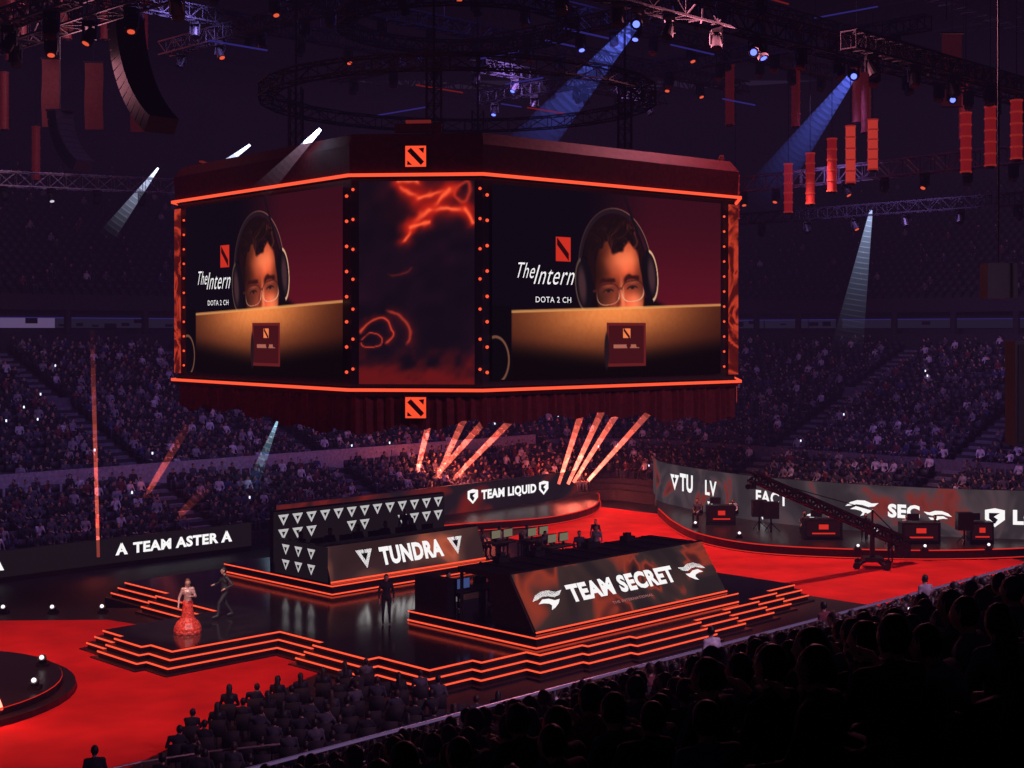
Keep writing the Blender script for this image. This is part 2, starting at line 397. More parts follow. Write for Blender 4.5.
def smooth_pts(pts,n=6):
    out=[]
    P=[V(p) for p in pts]; P=[P[0]*2-P[1]]+P+[P[-1]*2-P[-2]]
    for i in range(1,len(P)-2):
        for k in range(n):
            t=k/n; a,b,c,d=P[i-1],P[i],P[i+1],P[i+2]
            out.append(tuple(.5*((2*b)+(c-a)*t+(2*a-5*b+4*c-d)*t*t+(3*b-a-3*c+d)*t**3)))
    out.append(tuple(P[-2])); return out
aster=[(-29,57.5),(-21.5,65.4),(-13.6,73)]
def c_left(mb,pan):
    p=pan(13.2); p.text(mb,'TEAM ASTER',1.85,.36,4.8,.54,0,.05,.045); a_logo(p,mb,1.25,.62,.33,0); a_logo(p,mb,7.15,.62,.33,0)
    p=pan(8.6); a_logo(p,mb,-.4,.6,.34,0)
wall_banner('perimeter_display',aster,1.2,.25,M_dk,c_left)
liq=smooth_pts([(-12.5,74.2),(-3,84.3),(2.2,90),(4.3,93.2),(4.7,95.6)],5)
def c_mid(mb,pan):
    p=pan(13.8); p.text(mb,'TEAM LIQUID',1.65,.76,5.0,.68,0,.07,.05); shield(p,mb,.95,1.1,.45,0,1); shield(p,mb,7.4,1.1,.45,0,1)
wall_banner('perimeter_display',liq,1.9,.3,art_mat('led_art_mid',[(.0,(14,10,14)),(.5,(34,24,30)),(.62,(110,30,22)),(.7,(30,18,22))],.16,1.,.9),c_mid)
rw=smooth_pts([(9.4,93),(9.9,88.5),(14.3,80.5),(20.9,75.6),(26.8,73.6),(33,73.5)],6)
def c_right(mb,pan):
    p=pan(5.2); p.text(mb,'TU',.9,1.45,1.6,1.1,0,.05,.04); tri_logo(p,mb,.2,1.95,.55,0,1)
    p=pan(8.6); p.text(mb,'LV',.3,1.5,1.2,.9,0,.05,.03); tri_logo(p,mb,.8,.9,.3,0,1)
    p=pan(13.4); p.text(mb,'FACT',0,1.5,2.4,.75,0,.05,.03); tri_logo(p,mb,.5,.9,.35,0,1)
    bird(pan(17.2),mb,0,1.0,.5,0,1)
    bird(pan(20.0),mb,0,1.75,.95,0,1)
    p=pan(21.2); p.text(mb,'SEC',.2,1.3,1.7,.75,0,.05,.05); bird(pan(24.0),mb,0,1.5,.75,0,-1); bird(pan(20.6),mb,0,.6,.5,0,1)
    p=pan(26.9); shield(p,mb,0,1.55,.5,0,1)
    p=pan(27.8); p.text(mb,'LGD',0,1.2,2.2,.8,0,.05,.05)
wall_banner('perimeter_display',rw,3.0,.05,M_art2,c_right)
def riser(name,front,back,z):
    mb=MB(); mb.prism(front+back,0,z,0,0)
    for a,b in zip(front[:-1],front[1:]):
        mb.beam((*a,z+.02),(*b,z+.02),.05,.05,1)
        c=V((*a,0));d=V((*b,0)); n=(d-c).cross(EZ).normalized()*.08
        mb.beam(c+n+V((0,0,.1)),d+n+V((0,0,.1)),.04,.04,1)
    return mb.obj(name,[M_step,M_led2])
fr=smooth_pts([(9.0,86),(9.3,80),(10.3,75),(13.2,71.4),(19.4,69.8),(25,70.3),(29,72)],5)
riser('caster_riser',fr,[tuple(p) for p in rw if p[0]<30][::-1][:-2],.5)
fr=smooth_pts([(-11.5,72),(-4,78.5),(2,82),(5.0,87),(5.8,93),(5.5,95.6)],5)
riser('caster_riser',fr,[tuple(p) for p in liq][::-1],.5)
mb=MB()
for (x,y,w) in ((11.8,79.2,1.6),(16.3,73.6,2.0),(21,72.2,2.0),(24.2,72.4,1.2)):
    mb.box((x,y,1.05),(w,.7,1.1),0); mb.box((x,y-.37,1.1),(w*.86,.02,.8),2)
    mb.box((x,y-.39,1.2),(w*.25,.02,.25),1); mb.box((x,y-.39,.86),(w*.6,.02,.07),1)
    mb.box((x-.3,y,1.85),(.6,.06,.36),0)
mb.obj('caster_desk',[M_black,M_led2,emat('desk_maroon',lin(36,10,12),.8)])
mb=MB()
for (x,y) in ((13.6,77),(14.1,76.2),(23.2,71.8)):
    mb.box((x,y,1.7),(.8,.5,.9),0); mb.tube((x,y,.5),(x,y,1.4),.05,.05,8,0)
    for a in (0,2.1,4.2): mb.tube((x,y,1.0),(x+.5*math.cos(a),y+.5*math.sin(a),.52),.03,.02,6,0)
mb.obj('broadcast_monitor',[M_black])

mb=MB(); cx,cy=-18.3,41.6
for k,(r,z) in enumerate(((5.1,DZ+.22),(4.7,DZ+.44))):
    poly=[(cx+r*math.cos(a),cy+r*math.sin(a)) for a in np.linspace(0,2*math.pi,49)[:-1]]
    mb.prism(poly,DZ if k==0 else DZ+.22,z,0,0)
    if k==1:
        for i in range(48): 
            a=poly[i];b=poly[(i+1)%48]; mb.beam((*a,z-.02),(*b,z-.02),.02,.02,1)
mb.obj('round_riser',[M_step,M_led2])
def floor_light(mb,x,y,z,tgt=(0,-1)):
    mb.box((x,y,z+.06),(.34,.3,.12),0); mb.tube((x,y,z+.12),(x,y+tgt[1]*.1,z+.28),.12,.14,12,0)
    mb.sph((x,y+tgt[1]*.12,z+.29),.075,1)
mb=MB()
for x,y,z in [(-19.7,54.3,DZ),(-17.8,54.3,DZ),(-15.9,54.4,DZ)]+[(cx+4.3*math.cos(a),cy+4.3*math.sin(a),DZ+.44) for a in (-.9,-.1,.6,1.3)]+[(17.2,69.7,.5),(20.5,69.6,.5),(23.8,70.0,.5),(12,74,.5),(10.2,78,.5)]:
    floor_light(mb,x,y,z)
mb.obj('floor_spotlight',[M_black,M_lamp])

# ================= camera crane =================
e=empty('camera_crane',(17.8,68,0))
mb=MB(); piv=V((17.4,67.6,1.9)); tip=V((10.8,63,4.9)); d=(tip-piv).normalized(); tail=piv-d*2.6
mb.truss(piv,tip,.38,0,t=.10); mb.truss(tail,piv,.45,0,t=.12)
mb.beam(piv+V((0,0,.9)),tip,.04,.04,0); mb.beam(piv,piv+V((0,0,.9)),.08,.08,0); mb.beam(piv+V((0,0,.9)),tail,.04,.04,0)
for k in range(3): mb.box(tail-V((0,0,.35))+d*.25*k,(.35,.6,.7),0)
mb.obj('jib_arm',[mat('crane_black',(.012,.012,.014),.6)],e)
mb=MB(); mb.tube((17.4,67.6,.4),(17.4,67.6,1.9),.14,.11,12,0)
for a in np.arange(.5,6.4,1.57):
    q=V((17.4+1.0*math.cos(a),67.6+1.0*math.sin(a),.18)); mb.beam((17.4,67.6,.55),q,.12,.12,0); mb.tube(q-V((0,.06,0)),q+V((0,.06,0)),.17,.17,12,0)
mb.box((17.4,67.6,.45),(.9,.9,.2),0)
mb.obj('dolly_base',[M_black],e)
mb=MB(); mb.box(tip-V((0,0,.35)),(.3,.5,.35),0); mb.tube(tip-V((0.15,.3,.35)),tip-V((.3,.65,.38)),.1,.12,12,0); mb.beam(tip,tip-V((0,0,.5)),.1,.1,0)
mb.obj('camera_head',[M_black],e)

# ================= hanging screen cube =================
JC=V((-2.1,54.9,0)); JA=math.radians(40)
def J(k,x,y,z):
    a=JA-k*math.pi/4; c,s=math.cos(a),math.sin(a)
    return V((JC.x+x*c-y*s,JC.y+x*s+y*c,z))
jumbo=empty('scoreboard_cube',(JC.x,JC.y,13))
HS=6.08; HF=9.1; HCW=2.155; HCD=10.71
ZB,ZT=9.66,16.32
def octo(scale,z):
    pts=[]
    for q in range(4):
        a=JA+q*math.pi/2; c,s=math.cos(a),math.sin(a)
        for (x,y) in ((-HS,-HF),(HS,-HF)):
            x2,y2=x*scale,y*scale
            pts.append(V((JC.x+x2*c-y2*s,JC.y+x2*s+y2*c,z)))
    return pts
def octloft(mb,prof,mi):
    rings=[octo(s,z) for s,z in prof]
    for a,b in zip(rings[:-1],rings[1:]):
        for i in range(8): mb.quad(a[i],a[(i+1)%8],b[(i+1)%8],b[i],mi)
mb=MB()
octloft(mb,[(.0,9.4),(.985,9.4),(.992,9.66),(.985,9.7),(.985,16.3),(.992,16.36)],0)
octloft(mb,[(.995,16.45),(1.0,17.35),(.97,17.75),(.6,18.3),(0,18.4)],1)
octloft(mb,[(.99,9.40),(1.0,9.52)],1)
mb.obj('cube_housing',[M_black,M_fascia],jumbo)
mb=MB()
for z in (9.6,16.4):
    P=octo(1.006,z)
    for i in range(8): mb.beam(P[i],P[(i+1)%8],.07,.10,0)
mb.obj('led_bands',[M_led],jumbo)
mb=MB(); P=octo(.975,0); pts=[]
for i in range(8):
    a=P[i];b=P[(i+1)%8]; n=(b-a).cross(EZ).normalized(); L=(b-a).length; m=int(L/.11)
    for k in range(m):
        p=a.lerp(b,k/m)+n*(.09*math.sin(k*1.9)+.04*math.sin(k*.7)); pts.append(p)
N=len(pts); lo_=[8.42+.22*math.sin(i*.045)+.1*math.sin(i*.31)+random.uniform(-.05,.05) for i in range(N)]
vs=[(p.x,p.y,9.45) for p in pts]+[(p.x+random.uniform(-.03,.03),p.y,l) for p,l in zip(pts,lo_)]
mb.add(vs,[(i,(i+1)%N,N+(i+1)%N,N+i) for i in range(N)],0)
mb.obj('curtain_skirt',[M_curt],jumbo)
mb=MB()
for k in (0,2,4,6):
    sg=-1 if k in (0,4) else 1      # which end of the face meets the front chamfer
    for x0,r,st in ((sg*5.90,.055,.80),(-sg*5.28,.045,.55)):
        for z in np.arange(ZB+.5,ZT-.3,st): mb.sph(J(k,x0,-HF+.02,z),r,1,8,6)
    a,b=sorted((-sg*5.5,-sg*6.05))
    mb.quad(J(k,a,-HF+.01,ZB+.2),J(k,b,-HF+.01,ZB+.2),J(k,b,-HF+.01,ZT-.2),J(k,a,-HF+.01,ZT-.2),2)
for k in (1,3,5,7):
    for x0 in (-2.03,2.03):
        for z in np.arange(ZB+.6,ZT-.3,.95): mb.sph(J(k,x0,-HCD+.05,z),.05,1,8,6)
mb.obj('corner_columns',[M_black,M_led,M_art4],jumbo)

def srgb2lin(a):
    a=np.clip(a/255.,0,1.3); return np.where(a<=.04045,a/12.92,((a+.055)/1.055)**2.4)
def ss(e0,e1,x): t=np.clip((x-e0)/(e1-e0),0,1); return t*t*(3-2*t)
def mixc(img,col,m): return img*(1-m[...,None])+np.array(col,float)*m[...,None]
def ell(X,Y,cx,cy,rx,ry,s=.04): 
    r=np.sqrt(((X-cx)/rx)**2+((Y-cy)/ry)**2); return 1-ss(1-s,1+s,r)
def seg(X,Y,a,b,w=0):
    ax,ay=a;bx,by=b; dx,dy=bx-ax,by-ay; t=np.clip(((X-ax)*dx+(Y-ay)*dy)/(dx*dx+dy*dy+1e-9),0,1)
    return np.hypot(X-ax-t*dx,Y-ay-t*dy)
def vnoise(X,Y,s,seed):
    r=np.random.default_rng(seed); g=r.random((64,64)); x=(np.abs(X)*s)%63;y=(np.abs(Y)*s)%63; i=x.astype(int);j=y.astype(int);fx=x-i;fy=y-j
    fx=fx*fx*(3-2*fx);fy=fy*fy*(3-2*fy); i2=(i+1)%64;j2=(j+1)%64
    return g[j,i]*(1-fx)*(1-fy)+g[j,i2]*fx*(1-fy)+g[j2,i]*(1-fx)*fy+g[j2,i2]*fx*fy
def paint_portrait(X,Y):
    n=vnoise(X,Y,9,1); n2=vnoise(X,Y,30,2); n4=vnoise(X+.2,Y+.3,16,6)
    img=np.zeros(X.shape+(3,))+np.array([10,5,12.])
    m=ss(.60,1.2,X+.08*Y); img=mixc(img,(84,14,26),m*(.55+.45*ss(.0,.7,Y)))
    img=mixc(img,(190,42,26),((X>.43)&(X<.535)&(Y>.25)&(Y<.38))*1.)
    img=mixc(img,(40,6,6),((np.abs((X-.48)-(Y-.315))<.02)&(X>.44)&(X<.525))*1.)
    # head frame, tilted: x to the right, y down, origin mid-face
    th=.12; c,s=math.cos(th),math.sin(th); hx,hy=.872,.425
    x=((X-hx)*c-(Y-hy)*s)/1.14; y=((X-hx)*s+(Y-hy)*c)/1.05
    img=mixc(img,(15,6,8),ell(X,Y,.90,.95,.60,.42,.05))
    img=mixc(img,(90,34,24),ell(x,y,.03,.30,.11,.16,.1))
    q=(np.abs((x-.015)/.162)**2.1+np.abs((y-.075)/.285)**2.1)**(1/2.1); face=1-ss(.94,1.05,q)
    sh=(.22+.92*ss(-.16,.08,x))*(1-.42*ss(.10,.17,x))*(1-.24*ss(-.04,-.16,y))*(1-.30*ell(x,y,-.125,.06,.05,.12,.95))*(1-.22*ell(x,y,.15,.09,.03,.08,.95))*(1-.25*ell(x,y,.018,.04,.03,.05,.95))
    fc=np.array([208,82,48.])*sh[...,None]*(0.86+.22*n+.08*(n2-.5)+.10*(n4-.5))[...,None]
    img=img*(1-face[...,None])+fc*face[...,None]
    fm=face
    img=mixc(img,(248,140,92),ell(x,y,.060,-.060,.080,.048,.98)*.5*fm)
    img=mixc(img,(248,132,86),ell(x,y,.118,.190,.045,.055,.98)*.6*fm)
    img=mixc(img,(150,56,38),ell(x,y,-.080,.20,.05,.05,.98)*.45*fm)
    for gx in (-.064,.098):
        img=mixc(img,(84,28,20),ell(x,y,gx,.074,.062,.044,.9)*.85*fm)
        d=np.abs(y-(.036+(x-gx)**2*3+.018*(n2-.5)))-.009; img=mixc(img,(40,14,12),(1-ss(-.004,.011,d))*(1-ss(.042,.062,np.abs(x-gx)))*.9)
        img=mixc(img,(120,62,50),ell(x,y,gx,.093,.028,.007,.5)*.6)
        img=mixc(img,(18,8,10),ell(x,y,gx+.002,.094,.013,.008,.5))
        d=np.abs(y-(.087+(x-gx)**2*8)); img=mixc(img,(26,10,10),(1-ss(.002,.008,d))*(1-ss(.028,.044,np.abs(x-gx)))*.9)
        img=mixc(img,(200,92,62),ell(x,y,gx+.005,.068,.030,.008,.9)*.35*fm)
    img=mixc(img,(250,142,94),ell(x,y,.028,.135,.012,.075,.8)*.6*fm)
    img=mixc(img,(90,30,22),ell(x,y,-.004,.15,.014,.065,.9)*.75*fm)
    img=mixc(img,(226,110,70),ell(x,y,.022,.196,.028,.020,.7)*.65*fm)
    img=mixc(img,(60,20,16),ell(x,y,.018,.216,.032,.007,.6)*.95*fm)
    img=mixc(img,(120,46,34),ss(.20,.27,y)*.45*fm)
    for gx in (-.066,.100):
        qx=np.abs((x-gx)/.073);qy=np.abs((y-.112)/.054); r=(qx**2.7+qy**2.7)**(1/2.7)
        ringm=1-ss(.025,.070,np.abs(r-1)); low=ss(.08,.15,y)
        img=mixc(img,(56,24,22),ringm*.75*(1-low)); img=mixc(img,(216,158,130),ringm*low*(.55+.4*(x>0)))
        img=mixc(img,(255,196,150),(1-ss(.8,1.0,r))*.05)
    img=mixc(img,(90,40,34),(1-ss(.004,.009,np.abs(y-.090)))*(np.abs(x-.017)<.014)*.8)
    img=mixc(img,(60,26,24),(1-ss(.004,.009,np.abs(y-.085)))*(x<-.135)*(x>-.19)*.9)
    wav=.14*(n4-.5)+.12*(n2-.5)
    r=np.sqrt(((x+.008)/.192)**2+((y+.145)/.150)**2)+wav*1.0
    line=-.125+.026*np.sin(x*38+2*n4)+.070*(n2-.5)+.9*np.maximum(0,-(x+.02))**1.6+1.0*np.maximum(0,x-.10)**1.3
    top_=1-ss(-.014,.014,y-line)
    hair=(1-ss(.92,1.06,r))*top_
    strand=vnoise(X*1.0+.6*Y+.15*n4,Y*.55+n*.12,64,12)
    hc=np.array([20,8,9.])+(strand**2*ss(-.20,.10,x)*ss(-.30,-.16,y))[...,None]*np.array([88,38,28.])
    img=img*(1-hair[...,None])+hc*hair[...,None]
    img=mixc(img,(26,10,10),ell(x,y,-.158,-.045,.026,.085,.3)*.95); img=mixc(img,(26,10,10),ell(x,y,.178,-.045,.018,.085,.3)*.95)
    rb=np.sqrt((x/.232)**2+((y+.02)/.300)**2); band=(1-ss(.035,.055,np.abs(rb-1)))*(y<-.02)
    img=mixc(img,(30,18,24),band); img=mixc(img,(150,92,76),(1-ss(.004,.016,np.abs(rb-1.04)))*(y<-.02)*(.25+.55*ss(-.1,.2,x)))
    for cxx,sg in((-.216,-1),(.226,1)):
        img=mixc(img,(14,9,13),ell(x,y,cxx,.045,.056,.140,.06))
        img=mixc(img,(60,36,40),ell(x,y,cxx+sg*.012,.045,.024,.09,.5))
        rr=np.sqrt(((x-cxx)/.056)**2+((y-.045)/.140)**2); img=mixc(img,(226,176,140),(1-ss(.03,.09,np.abs(rr-.95)))*((x-cxx)*sg>.008)*(.9 if sg>0 else .3))
    img=mixc(img,(20,10,16),1-ss(.006,.012,seg(X,Y,(.93,0),(1.10,.33))))
    top=.650-.033*(X-.13)
    dm=ss(-.006,.006,Y-top)*ss(.12,.135,X)
    glow=np.exp(-((X-.86)/.62)**2)*np.exp(-((Y-top)/.20)**2)
    dc=np.array([44,14,8.])+glow[...,None]*np.array([186,116,58.])+ (vnoise(X,Y,60,5)[...,None]-.5)*10*glow[...,None]
    dark=ss(.84,.97,Y+.10*np.abs(X-.86)); dc=dc*(1-.85*dark[...,None])
    img=img*(1-dm[...,None])+dc*dm[...,None]
    edge=(1-ss(.004,.010,np.abs(Y-top)))*ss(.12,.135,X); img=mixc(img,(226,160,92),edge*.7)
    img=mixc(img,(6,4,6),(X<.125)*(Y>.62)*1.)
    pl=((X>.80)&(X<1.10)&(Y>.705)&(Y<.945))*1.; img=mixc(img,(92,26,26),pl)
    img=mixc(img,(60,14,16),((X>.815)&(X<1.085)&(Y>.72)&(Y<.93))*1.)
    img=mixc(img,(226,120,70),((X>.925)&(X<.98)&(Y>.735)&(Y<.79))*1.); img=mixc(img,(60,14,16),((np.abs((X-.95)-(Y-.762))<.009)&(X>.93)&(X<.975)&(Y>.735)&(Y<.79))*1.)
    img=mixc(img,(180,110,90),((X>.85)&(X<1.05)&(Y>.825)&(Y<.845)&(n2>.35))*.8)
    img=mixc(img,(30,16,20),ell(X,Y,.80,.86,.018,.10,.2))
    rc=np.hypot((X-.02)/.09,(Y-.90)/.12); img=mixc(img,(150,96,70),(1-ss(.03,.09,np.abs(rc-1)))*(X<.125)*.7)
    return img
def paint_art(X,Y):
    img=np.zeros(X.shape+(3,))+np.array([14,7,16.])
    n=vnoise(X,Y,3,8);n2=vnoise(X+.3*Y,Y,9,9);n3=vnoise(X,Y+.4*X,21,3)
    img+= (n*n2)[...,None]*np.array([18,5,9.])
    img=mixc(img,(120,20,14),ss(1.42,1.78,Y+.25*(n2-.5)+.1*(n3-.5))*.7)
    img=mixc(img,(110,17,12),np.exp(-((X-.62)/.34)**2-((Y-.15)/.17)**2)*(.2+.6*n2))
    wx=X+.06*(n2-.5)+.02*(n3-.5); wy=Y+.06*(n-.5)+.02*(n3-.5)
    st=[((.36,.08),(.5,.14)),((.5,.14),(.80,.07)),((.80,.07),(.60,.25)),((.60,.25),(.92,.24)),((.60,.25),(.42,.38)),((.42,.38),(.40,.50)),((.42,.38),(.60,.36)),((.36,.03),(.52,.01)),((.92,.24),(.99,.34))]
    for a,b in st:
        d=seg(wx,wy,a,b,0); img=mixc(img,(170,26,14),np.exp(-(d/.06)**2)*.8); img=mixc(img,(250,92,50),np.exp(-(d/.018)**2)*.95)
    r=np.hypot((wx-.90)/.07,(wy-.10)/.08); img=mixc(img,(200,50,28),np.exp(-((r-1)/.25)**2)*.7)
    for (cx,cy,rx,ry,a0,a1,k) in ((.16,1.30,.14,.12,-3.2,1.2,.8),(.20,1.33,.26,.20,-1.6,.6,.55),(.12,1.36,.08,.06,-3.14,3.14,.7),(.32,.72,.16,.10,.2,2.0,.25)):
        an=np.arctan2((wy-cy)/ry,(wx-cx)/rx); r=np.hypot((wx-cx)/rx,(wy-cy)/ry); mk=ss(0,.3,an-a0)*ss(0,.3,a1-an)
        img=mixc(img,(140,24,16),np.exp(-((r-1)/.22)**2)*mk*.5*k); img=mixc(img,(226,70,42),np.exp(-((r-1)/.06)**2)*mk*k)
    return img
def screen_mesh(name,k,x0,x1,z0,z1,y,nx,ny,func):
    s=np.linspace(0,1,nx);t=np.linspace(0,1,ny); S,Tt=np.meshgrid(s,t)
    X=S*1.72 if func is paint_portrait else S
    Yc=Tt if func is paint_portrait else Tt*1.74
    img=srgb2lin(func(X,Yc))
    a=JA-k*math.pi/4; c,si=math.cos(a),math.sin(a)
    lx=x0+S*(x1-x0); lz=z1-Tt*(z1-z0)
    co=np.stack([JC.x+lx*c-y*si,JC.y+lx*si+y*c,lz],-1).reshape(-1,3)
    idx=np.arange(nx*ny).reshape(ny,nx)
    f=np.stack([idx[:-1,:-1],idx[1:,:-1],idx[1:,1:],idx[:-1,1:]],-1).reshape(-1,4)
    me=bpy.data.meshes.new(name); me.from_pydata(co.tolist(),[],f.tolist())
    at=me.color_attributes.new('Col','FLOAT_COLOR','POINT')
    at.data.foreach_set('color',np.concatenate([img.reshape(-1,3),np.ones((nx*ny,1))],1).ravel().astype(np.float32))
    me.materials.append(M_scr); o=bpy.data.objects.new(name,me); COL.objects.link(o)
    o.parent=jumbo; o.matrix_parent_inverse=Matrix.Translation(-jumbo.location)
M_scr=vcol_mat('video_screen',1.15)
SX={0:(-5.72,5.05),2:(-5.05,5.72),4:(-5.72,5.05),6:(-5.05,5.72)}
for k in (0,2,4,6):
    res=(430,250) if k in(0,2) else (90,52)
    screen_mesh('video_screen',k,SX[k][0],SX[k][1],9.92,16.12,-HF-.01,*res,paint_portrait)
for k in (1,3,5,7): screen_mesh('art_screen',k,-1.85,1.85,9.78,16.22,-HCD+.1,130,226,paint_art)
mb=MB()
for k in (0,2,4,6):
    O=J(k,SX[k][0],-HF-.02,9.92); ex=(J(k,1,-HF,0)-J(k,0,-HF,0)); pn=Panel(O,ex,EZ); H=6.2
    Yf=lambda t:H*(1-t)
    pn.text(mb,'The',.165*H,Yf(.475),.12*H,.08*H,0,.02,-.005,.5)
    pn.text(mb,'Intern',.275*H,Yf(.505),.29*H,.10*H,0,.02,-.005,.5)
    pn.text(mb,'DOTA 2 CH',.29*H,Yf(.60),.25*H,.030*H,0,.02,.0)
mb.obj('screen_titles',[M_white],jumbo)
mb=MB()
for k in (1,3,5,7):
    for z in (16.98,9.05):
        O=J(k,-.33,-HCD-.02,z-.33); ex=(J(k,1,0,0)-J(k,0,0,0)); pn=Panel(O,ex,EZ)
        pn.rect(mb,0,0,.66,.66,0,.05); mb.box(O+ex*.33+EZ*.33-pn.n*.0,(.74,.08,.74),1,ex,pn.n)
        pn.poly(mb,[(.06,.5),(.18,.6),(.6,.16),(.5,.05)],1,.06); pn.poly(mb,[(.42,.58),(.6,.6),(.58,.42)],1,.06); pn.poly(mb,[(.07,.2),(.22,.06),(.06,.06)],1,.06)
    O=J(k,0,-HCD+.5,17.95); ex=(J(k,1,0,0)-J(k,0,0,0)); mb.box(O,(1.5,.15,.28),1,ex,ex.cross(EZ)); mb.box(O+EZ*.2,(.8,.15,.10),2,ex,ex.cross(EZ))
mb.obj('emblems',[emat('emblem_red',lin(250,78,44),1.1),M_fascia,emat('crest_red',lin(110,30,26),.8)],jumbo)
mb=MB()
for q in range(4):
    a=JA+q*math.pi/2+.78; p=V((JC.x+6.5*math.cos(a),JC.y+6.5*math.sin(a),18.1)); mb.tube(p,p+V((0,0,15)),.05,.05,6,0); mb.truss(p,p+V((0,0,3)),.5,0)
n=24
for i in range(n):
    a=2*math.pi*i/n;b=2*math.pi*(i+1)/n
    for r,z in ((7.5,20.6),(4.5,23.5)):
        mb.truss(V((JC.x+r*math.cos(a),JC.y+r*math.sin(a),z)),V((JC.x+r*math.cos(b),JC.y+r*math.sin(b),z)),.5,0,2)
mb.obj('suspension_rig',[mat('rig_black',(.012,.012,.016),.7)],jumbo)

# ================= trusses, fixtures =================
def fixture(mb,p,d,em=1,s=1.):
    p=V(p);d=V(d).normalized()
    mb.box(p+V((0,0,-.12*s)),(.4*s,.4*s,.2*s),0)
    for a in (-.2,.2): mb.box(p+V((a*s,0,-.4*s)),(.06*s,.14*s,.45*s),0)
    c=p+V((0,0,-.5*s)); mb.tube(c-d*.25*s,c+d*.3*s,.17*s,.2*s,12,0); mb.tube(c+d*.3*s,c+d*.32*s,.12*s,.12*s,12,em)
trs=MB(); fx=MB()
def rig(p,q,w,mi,every=3.,em=None,prob=.5):
    p=V(p);q=V(q); trs.truss(p,q,w,mi,t=.07)
    L=(q-p).length; n=int(L/every)
    for i in range(n):
        c=p.lerp(q,(i+.5)/n)-V((0,0,w/2))
        e_=random.choice(em) if (em and random.random()<prob) else 0
        fixture(fx,c,V((random.uniform(-.5,.5),-.4,-1)),e_)
rig(T(-2,-1.8,22.6),T(46,-1.8,22.6),.8,1,2.6,[2],.12)
rig(T(10,-5.5,21.6),T(46,-5.5,21.6),.6,1,3,[2],.1)
rig(T(-10,4,22.1),T(-10,28,22.1),.9,0,2.6,[3],.12)
rig(T(-13,6,21.2),T(-13,28,21.2),.5,0,2.6,[3],.12)
rig((-32,77,20.0),(-16,85,20.0),.8,0,2.4,[1],.15)
rig((12.5,81,19.8),(27,60,19.6),.8,0,2.4,[3],.2)
rig((14,86,18.3),(34,64,18.3),.6,1,3,[3],.2)
for v in (4,10,16,22): rig(T(-6,v,25.5),T(34,v,25.5),.6,1,2.8,[2,3],.12)
for u in (2,12,22): rig(T(u,-2,24.6),T(u,26,24.6),.6,1,3,[2,2,3],.12)
for u in range(-8,40,8):
    for v in (-1.8,10,22): trs.tube(T(u,v,25),T(u,v,36),.03,.03,5,1)
trs.obj('lighting_truss',[M_truss,M_tdark]); fx.obj('moving_head_lights',[M_black,M_softw,M_blue,M_redfix])
mb=MB()
for u in (3.0,9.6,16.4,24.5):
    p=T(u,-1.8,22.2); fixture(mb,p,(-.2,-1,-.5),1,1.0)
mb.obj('blue_spotlight',[M_black,emat('lamp_blue_key',(.12,.17,1),2.4)])
mb=MB()
for i in range(26):
    u=random.uniform(-4,30);v=random.uniform(4,26);z=random.uniform(22,30)
    if random.random()<.5: mb.beam(T(u,v,z),T(u+random.uniform(1.5,4),v,z),.06,.06,i%4==0)
    else: mb.beam(T(u,v,z),T(u,v+random.uniform(1.5,4),z),.06,.06,0)
mb.obj('rig_strip_lights',[M_violet,emat('strip_red',lin(120,24,16),.7)])
def tube_lantern(mb,x,y,z,h,w,mi=0):
    mb.tube((x,y,z-h/2),(x,y,z+h/2),w/2,w/2,16,mi)
    for t in np.linspace(-.5,.5,6): mb.tube((x,y,z+t*h-.035),(x,y,z+t*h+.035),w/2+.03,w/2+.03,16,1 if mi!=4 else 4)
    mb.tube((x,y,z+h/2),(x,y,z+h/2+5),.02,.02,5,2); mb.tube((x,y,z-h/2-.15),(x,y,z-h/2),w*.3,w*.5,12,2)
mb=MB()
for i,(px_,y,z,h) in enumerate(((15.0,76,19.2,2.6),(15.55,73,19.4,2.6),(16.0,70,19.75,2.6),(16.2,67,19.9,2.7),(16.75,65,20.1,2.3),(20.1,62,19.8,2.6),(20.5,60,19.8,2.5),(20.9,58,19.8,2.4),(12.6,79,19.0,2.4))):
    tube_lantern(mb,px_,y,z,h,.46,3 if i in (4,3) else 0)
for px_,y,z,h in ((11.2,72,23.6,3.0),(15.0,74,23.8,3.0),(19.2,78,24.6,3),(24.5,76,23.4,3),(18.2,72,23.2,3),(-26.5,74,27.5,3.4),(-25.2,72,28.3,3.4),(-23.2,73,28.4,3.4),(-21.8,75,28.8,3.4),(-20,76,28.5,3.4),(-27.2,80,21.6,3.0),(-29,80,24.6,3.2)):
    tube_lantern(mb,px_,y,z,h,.46,4)
mb.obj('hanging_lantern',[mat('lantern_glow',(.3,.02,.02),.6,emit=lin(118,18,18),es=.8),mat('lantern_rib',(.3,.05,.03),.5,emit=lin(155,40,32),es=.6),M_black,mat('lantern_bright',(.4,.05,.03),.6,emit=lin(205,60,48),es=.65),mat('lantern_dim',(.12,.02,.02),.6,emit=lin(62,9,11),es=.7)])
mb=MB()
for x,y,z in ((-24.7,75,24.2),(-22.7,76,24.2),(-20.5,77,24.2),(-25.5,66,24.0),(-23.6,64,27),(-21.2,66,27.4),(22,70,24.5),(26,66,24)):
    w=.5
    vs=[];n=6
    for i in range(n+1):
        zz=z+1.8-3.6*i/n; dy=.08*math.sin(i*1.3)
        vs+=[V((x-w,y+dy,zz)),V((x+w,y+dy,zz))]
    mb.add(vs,[(2*i,2*i+1,2*i+3,2*i+2) for i in range(n)],0)
    mb.beam((x-.6,y,z+1.85),(x+.6,y,z+1.85),.08,.08,1); mb.beam((x-.55,y,z-1.85),(x+.55,y,z-1.85),.05,.05,1); mb.tube((x,y,z+1.85),(x,y,z+8),.02,.02,5,1)
